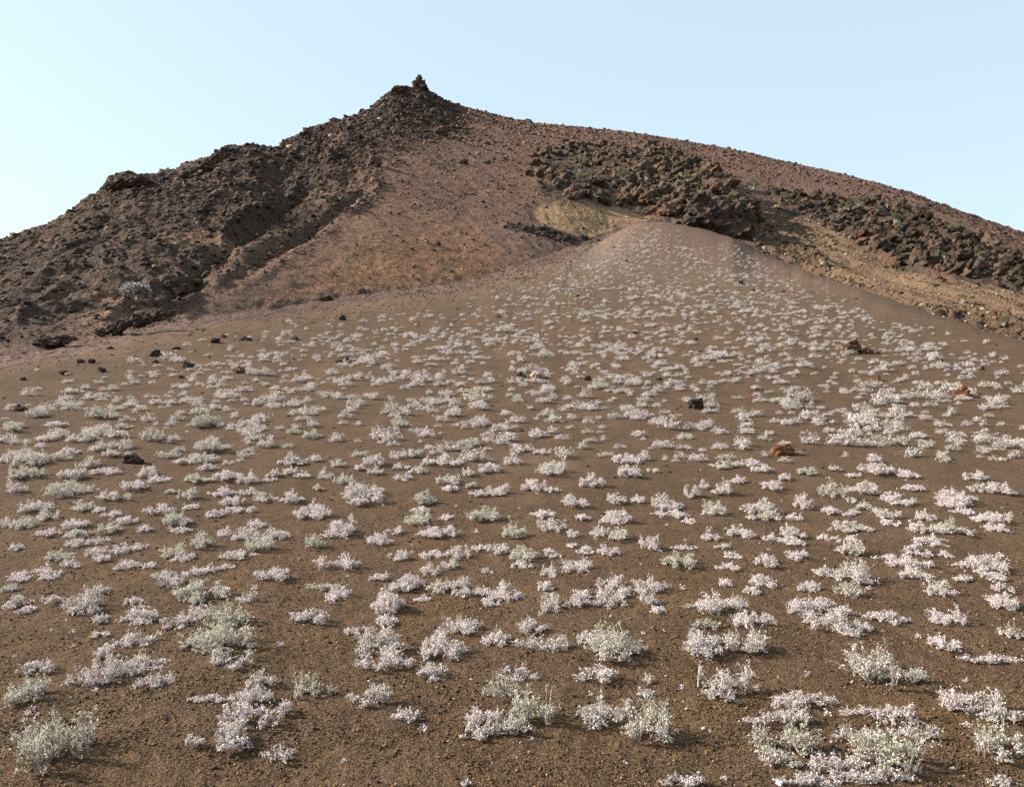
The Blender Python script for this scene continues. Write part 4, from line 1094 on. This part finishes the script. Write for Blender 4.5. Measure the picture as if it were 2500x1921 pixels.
for k, (tile, bl, lb_) in enumerate(NEAR):
    ox, oy = TO[tile]
    build_shrub([(ox + x / TS, oy + y / TS, w / TS * 1.2, h / TS * 1.18, g) for (x, y, w, h, g) in bl], lb_, 5000 + k)
mids = []
for t_ in (1, 2, 3):
    for (x, y, w, h, g) in MID[t_]:
        mids.append((TO[t_][0] + x / TS, TO[t_][1] + y / TS, w / TS, h / TS, g, None))
mids += [tuple(h_) for h_ in HIGH]
labels = set()
for k, (px, py, w, h, g, lb_) in enumerate(mids):
    if lb_ is None:
        lb_ = auto_label(px, py, w, h, g, 0)[0]
        n_ = 0
        while lb_ in labels:
            n_ += 1
            lb_ = auto_label(px, py + 19.3 * n_, w, h, g, 0)[0] if n_ < 2 else auto_label(px + 25 * (n_ - 1), py, w, h, g, 0)[0]
        labels.add(lb_)
    build_shrub([(px, py, w * .98, h * 1.12, g)], lb_, 6000 + k)
print('shrubs as things:', count[0])

# the rest of the shrubs, small with distance: thousands, one object
def far_shrubs(seed):
    rng = np.random.default_rng(seed)
    pts = []
    def scatter(y0, y1, dens, dmin):
        A = .56 * (y1 * y1 - y0 * y0) * 1.0
        n = int(A * dens * 1.6)
        yy = np.sqrt(rng.uniform(y0 * y0, y1 * y1, n)); xx = rng.uniform(-.56, .56, n) * yy
        return np.stack([xx, yy], 1)
    P = np.concatenate([scatter(16, 27, 2.6, .5), scatter(27, 45, 2.1, .5), scatter(45, 70, 1.9, .5), scatter(70, 124, 1.7, .4)])
    px = CX + F * P[:, 0] / P[:, 1]
    c = np.clip(np.searchsorted(PX, px), 1, NC - 1)
    de = De[c]; z = height(P[:, 0], P[:, 1]); py = CY - (z - CZ) / P[:, 1] * F
    fr = P[:, 1] / de
    ok = py < 1130
    right = px > 1500
    lim = np.where(right, .60 + .28 * np.exp(-((px - 1500) / 260) ** 2), .97)
    lim = np.where(px > 1750, np.clip(.82 - .00002 * (px - 1750), .7, 1), lim)
    ok &= fr < lim + .05 * rng.normal(size=len(fr))
    cl = fbm(P[:, 0] / 2.4, P[:, 1] / 4.5, 3, 301)
    ok &= rng.random(len(P)) < np.clip(.72 + .8 * cl + .4 * (P[:, 1] > 80), .10, 1) * np.where(px < 350, .75, 1) * np.where((fr > .85) & ~right, .5, 1)
    # leave the individually placed ones their room
    for (ux, uy, uw, uh) in USED:
        if uy < 1180:
            ok &= ~((np.abs(px - ux) < uw * .42) & (py > uy - uh * .3) & (py < uy + uh * .7))
    # the same cover goes on beyond both sides of the view
    m_ = 9000
    yo = np.sqrt(rng.uniform(100, 45 ** 2, m_)); xo = rng.choice([-1, 1], m_) * yo * rng.uniform(.575, 1.15, m_)
    po = CX + F * xo / yo; co = np.clip(np.searchsorted(PX, po), 1, NC - 1); zo = height(xo, yo)
    ko = (yo / De[co] < .93) & (rng.random(m_) < .13 + .35 * np.clip(fbm(xo / 2.4, yo / 4.5, 3, 301) + .3, 0, 1))
    P = np.concatenate([P[ok], np.stack([xo, yo], 1)[ko]]); z = np.concatenate([z[ok], zo[ko]])
    n = len(P)
    tp = []
    for s_ in range(10):
        g = [0, 0, 0, .3, .5, .8, 0, .3, .7, .1][s_]
        SP, SR_, LPp, LG, LS = shrub_geo([(0, 0, .42, .36, .42, g), (.25, .1, .26, .2, .3, g * .5), (-.22, -.1, .24, .2, .3, g * .5)], np.random.default_rng(seed + s_), 360, .050, .004, stem_scale=.2)
        tp.append((leaves(LPp, LS, np.random.default_rng(s_)), LG, tubes(SP[:24], SR_[:24] * 1.6)))
    VV, FF, MI, k = [], [], [], 0
    for i in range(n):
        (v, f), LG, (sv, sf) = tp[rng.integers(10)]
        w = rng.lognormal(-1.14, .36) * (1 - .12 * (P[i, 1] > 60)) * (1.15 if P[i, 1] < 30 else 1); d = w * rng.uniform(.6, 1.1); h = w * rng.uniform(.6, 1.05)
        a = rng.uniform(0, 6.28); R2 = np.array([[math.cos(a), -math.sin(a)], [math.sin(a), math.cos(a)]])
        for vv, ff, mi in ((v, f, LG.astype(int)), (sv, sf, np.full(len(sf), 2))):
            u = vv.copy(); u[:, :2] = (u[:, :2] @ R2.T) * np.array([w, d]); u[:, 2] *= h
            VV.append(u + np.array([P[i, 0], P[i, 1], z[i]])); FF.append(ff + k); MI.append(mi); k += len(u)
    me = make_mesh('distant_shrubs', np.concatenate(VV), np.concatenate(FF), [M_WLEAF, M_GLEAF, M_DSTEM], np.concatenate(MI))
    print('far shrubs', n)
    return tag(link(bpy.data.objects.new('distant_shrubs', me)), 'thousands of small pale shrubs dotting the upper ash slope', 'shrubs', kind='stuff')
far_shrubs(42)

# tiny dry sprigs between the nearer shrubs
def sprigs(seed):
    rng = np.random.default_rng(seed)
    n = 150
    yy = 4.5 / (1 - rng.random(n) * (1 - 4.5 / 24.0)); xx = rng.uniform(-.55, .55, n) * yy; zz = height(xx, yy)
    VV, FF, k = [], [], 0
    SP, SR_, LPp, LG, LS = shrub_geo([(0, 0, .5, .5, .5, 0)], np.random.default_rng(5), 60, .16, .02, stem_scale=.1)
    v, f = leaves(LPp, LS, rng)
    for i in range(n):
        w = rng.uniform(.02, .09) * (.6 + yy[i] / 20); a = rng.uniform(0, 6.28)
        sel = rng.random(len(f)) < .6
        u = v * np.array([w, w, w * .7]); u = np.stack([u[:, 0] * math.cos(a) - u[:, 1] * math.sin(a), u[:, 0] * math.sin(a) + u[:, 1] * math.cos(a), u[:, 2]], 1)
        VV.append(u + np.array([xx[i], yy[i], zz[i]])); FF.append(f[sel] + k); k += len(u)
    me = make_mesh('dry_sprigs', np.concatenate(VV), np.concatenate(FF), [M_WLEAF])
    return tag(link(bpy.data.objects.new('dry_sprigs', me)), 'tiny dry white sprigs scattered between the shrubs', 'sprigs', kind='stuff')
sprigs(6)

# ------------------------------------------------------------------ plants on the hill
bpy.context.view_layer.update()
def tuft(px, py, wpx, hpx, label, seed, mat=M_FRESH, n=500, group='green bushes among the lava on the hill', name='bush', cat='bush'):
    p = seen(px, py + hpx * .5)
    wpx *= 1.05; hpx *= 1.3
    w = wpx / F * p[1]; h = hpx / F * p[1]
    rng = np.random.default_rng(seed)
    e = link(bpy.data.objects.new(name, None)); e.location = p
    K = 5; t = np.linspace(0, 1, K)[None, :]; ns = 26
    th = rng.uniform(0, 6.28, ns); r = np.sqrt(rng.random(ns)) * .5
    P = np.stack([np.cos(th)[:, None] * r[:, None] * w * t ** .8, np.sin(th)[:, None] * r[:, None] * w * t ** .8, (h * rng.uniform(.7, 1, ns) * np.sqrt(1 - 1.6 * r ** 2))[:, None] * t - .15 * h], -1)
    v, f = tubes(P, np.repeat(.035 * (1.3 - t) * w / 1.5, ns, 0))
    link(bpy.data.objects.new('stems', make_mesh('stems', v, f, [M_STEM])), e)
    # crown: clumps at the stem tips
    ci = rng.integers(ns, size=n)
    Q = P[ci, -1] + rng.normal(0, .09, (n, 3)) * np.array([w, w, h * .9])
    v, f = leaves(Q, w * rng.uniform(.06, .13, n), rng)
    link(bpy.data.objects.new('crown', make_mesh('crown', v, f, [mat])), e)
    return tag(e, label, cat, group)
BUSH = [
 (1416,414,18,14,'small green tuft high on the left part of the central outcrop'),
 (1421,436,28,16,'bright green tuft low on the left part of the central outcrop'),
 (1443,399,12,10,'tiny green tuft near the upper left of the central outcrop'),
 (1523,431,26,18,'roundest green tuft in the middle of the central outcrop'),
 (1578,433,14,12,'faint green tuft right of the roundest one on the central outcrop'),
 (1616,428,16,12,'green tuft beside the reddish face of the central outcrop'),
 (1678,436,22,15,'green tuft on the right part of the central outcrop'),
 (1838,454,26,18,'flat-topped green bush alone on the red slope right of the central outcrop'),
 (1874,536,12,12,'small green tuft at the end of the dark shadow by the outcrop'),
 (1922,488,26,14,'wide green bush at the left end of the right-hand lava band'),
 (2100,494,26,18,'green bush on the top edge of the right-hand lava band'),
 (2071,508,16,12,'green tuft left of the bush on the band top edge'),
 (2051,509,12,10,'leftmost small green tuft under the band top edge'),
 (2166,499,12,14,'narrow green tuft right of the bush on the band top edge'),
 (2198,499,18,12,'rightmost pale green tuft along the band top edge'),
 (2142,512,14,12,'green tuft just below the band top edge'),
 (2189,537,26,22,'large green bush inside the right-hand lava band'),
 (2200,552,18,12,'green tuft right under the large bush in the lava band'),
 (2322,560,22,16,'olive bush on the upper right of the lava band'),
 (2361,597,18,14,'green bush on the right of the lava band below the olive one'),
 (2289,619,14,14,'left one of two small green tufts in the lower lava band'),
 (2305,625,12,12,'right one of two small green tufts in the lower lava band'),
 (2396,626,22,18,'green bush with thin stems near the right end of the lava band'),
 (2384,661,14,14,'small green tuft below the thin-stemmed bush'),
 (2351,730,16,22,'green bush on ochre rubble at the lower right'),
 (2448,787,22,20,'lowest green bush, near the right edge just above the ash crest'),
]
for i, (x, y, w, h, lb_) in enumerate(BUSH):
    tuft(x, y, w, h, lb_, 800 + i)
tuft(331, 718, 58, 34, 'big pale dome of dead twigs alone on the dark left slope', 990, mat=M_GREYT, n=2600, group=None, name='dead_bush', cat='bush')
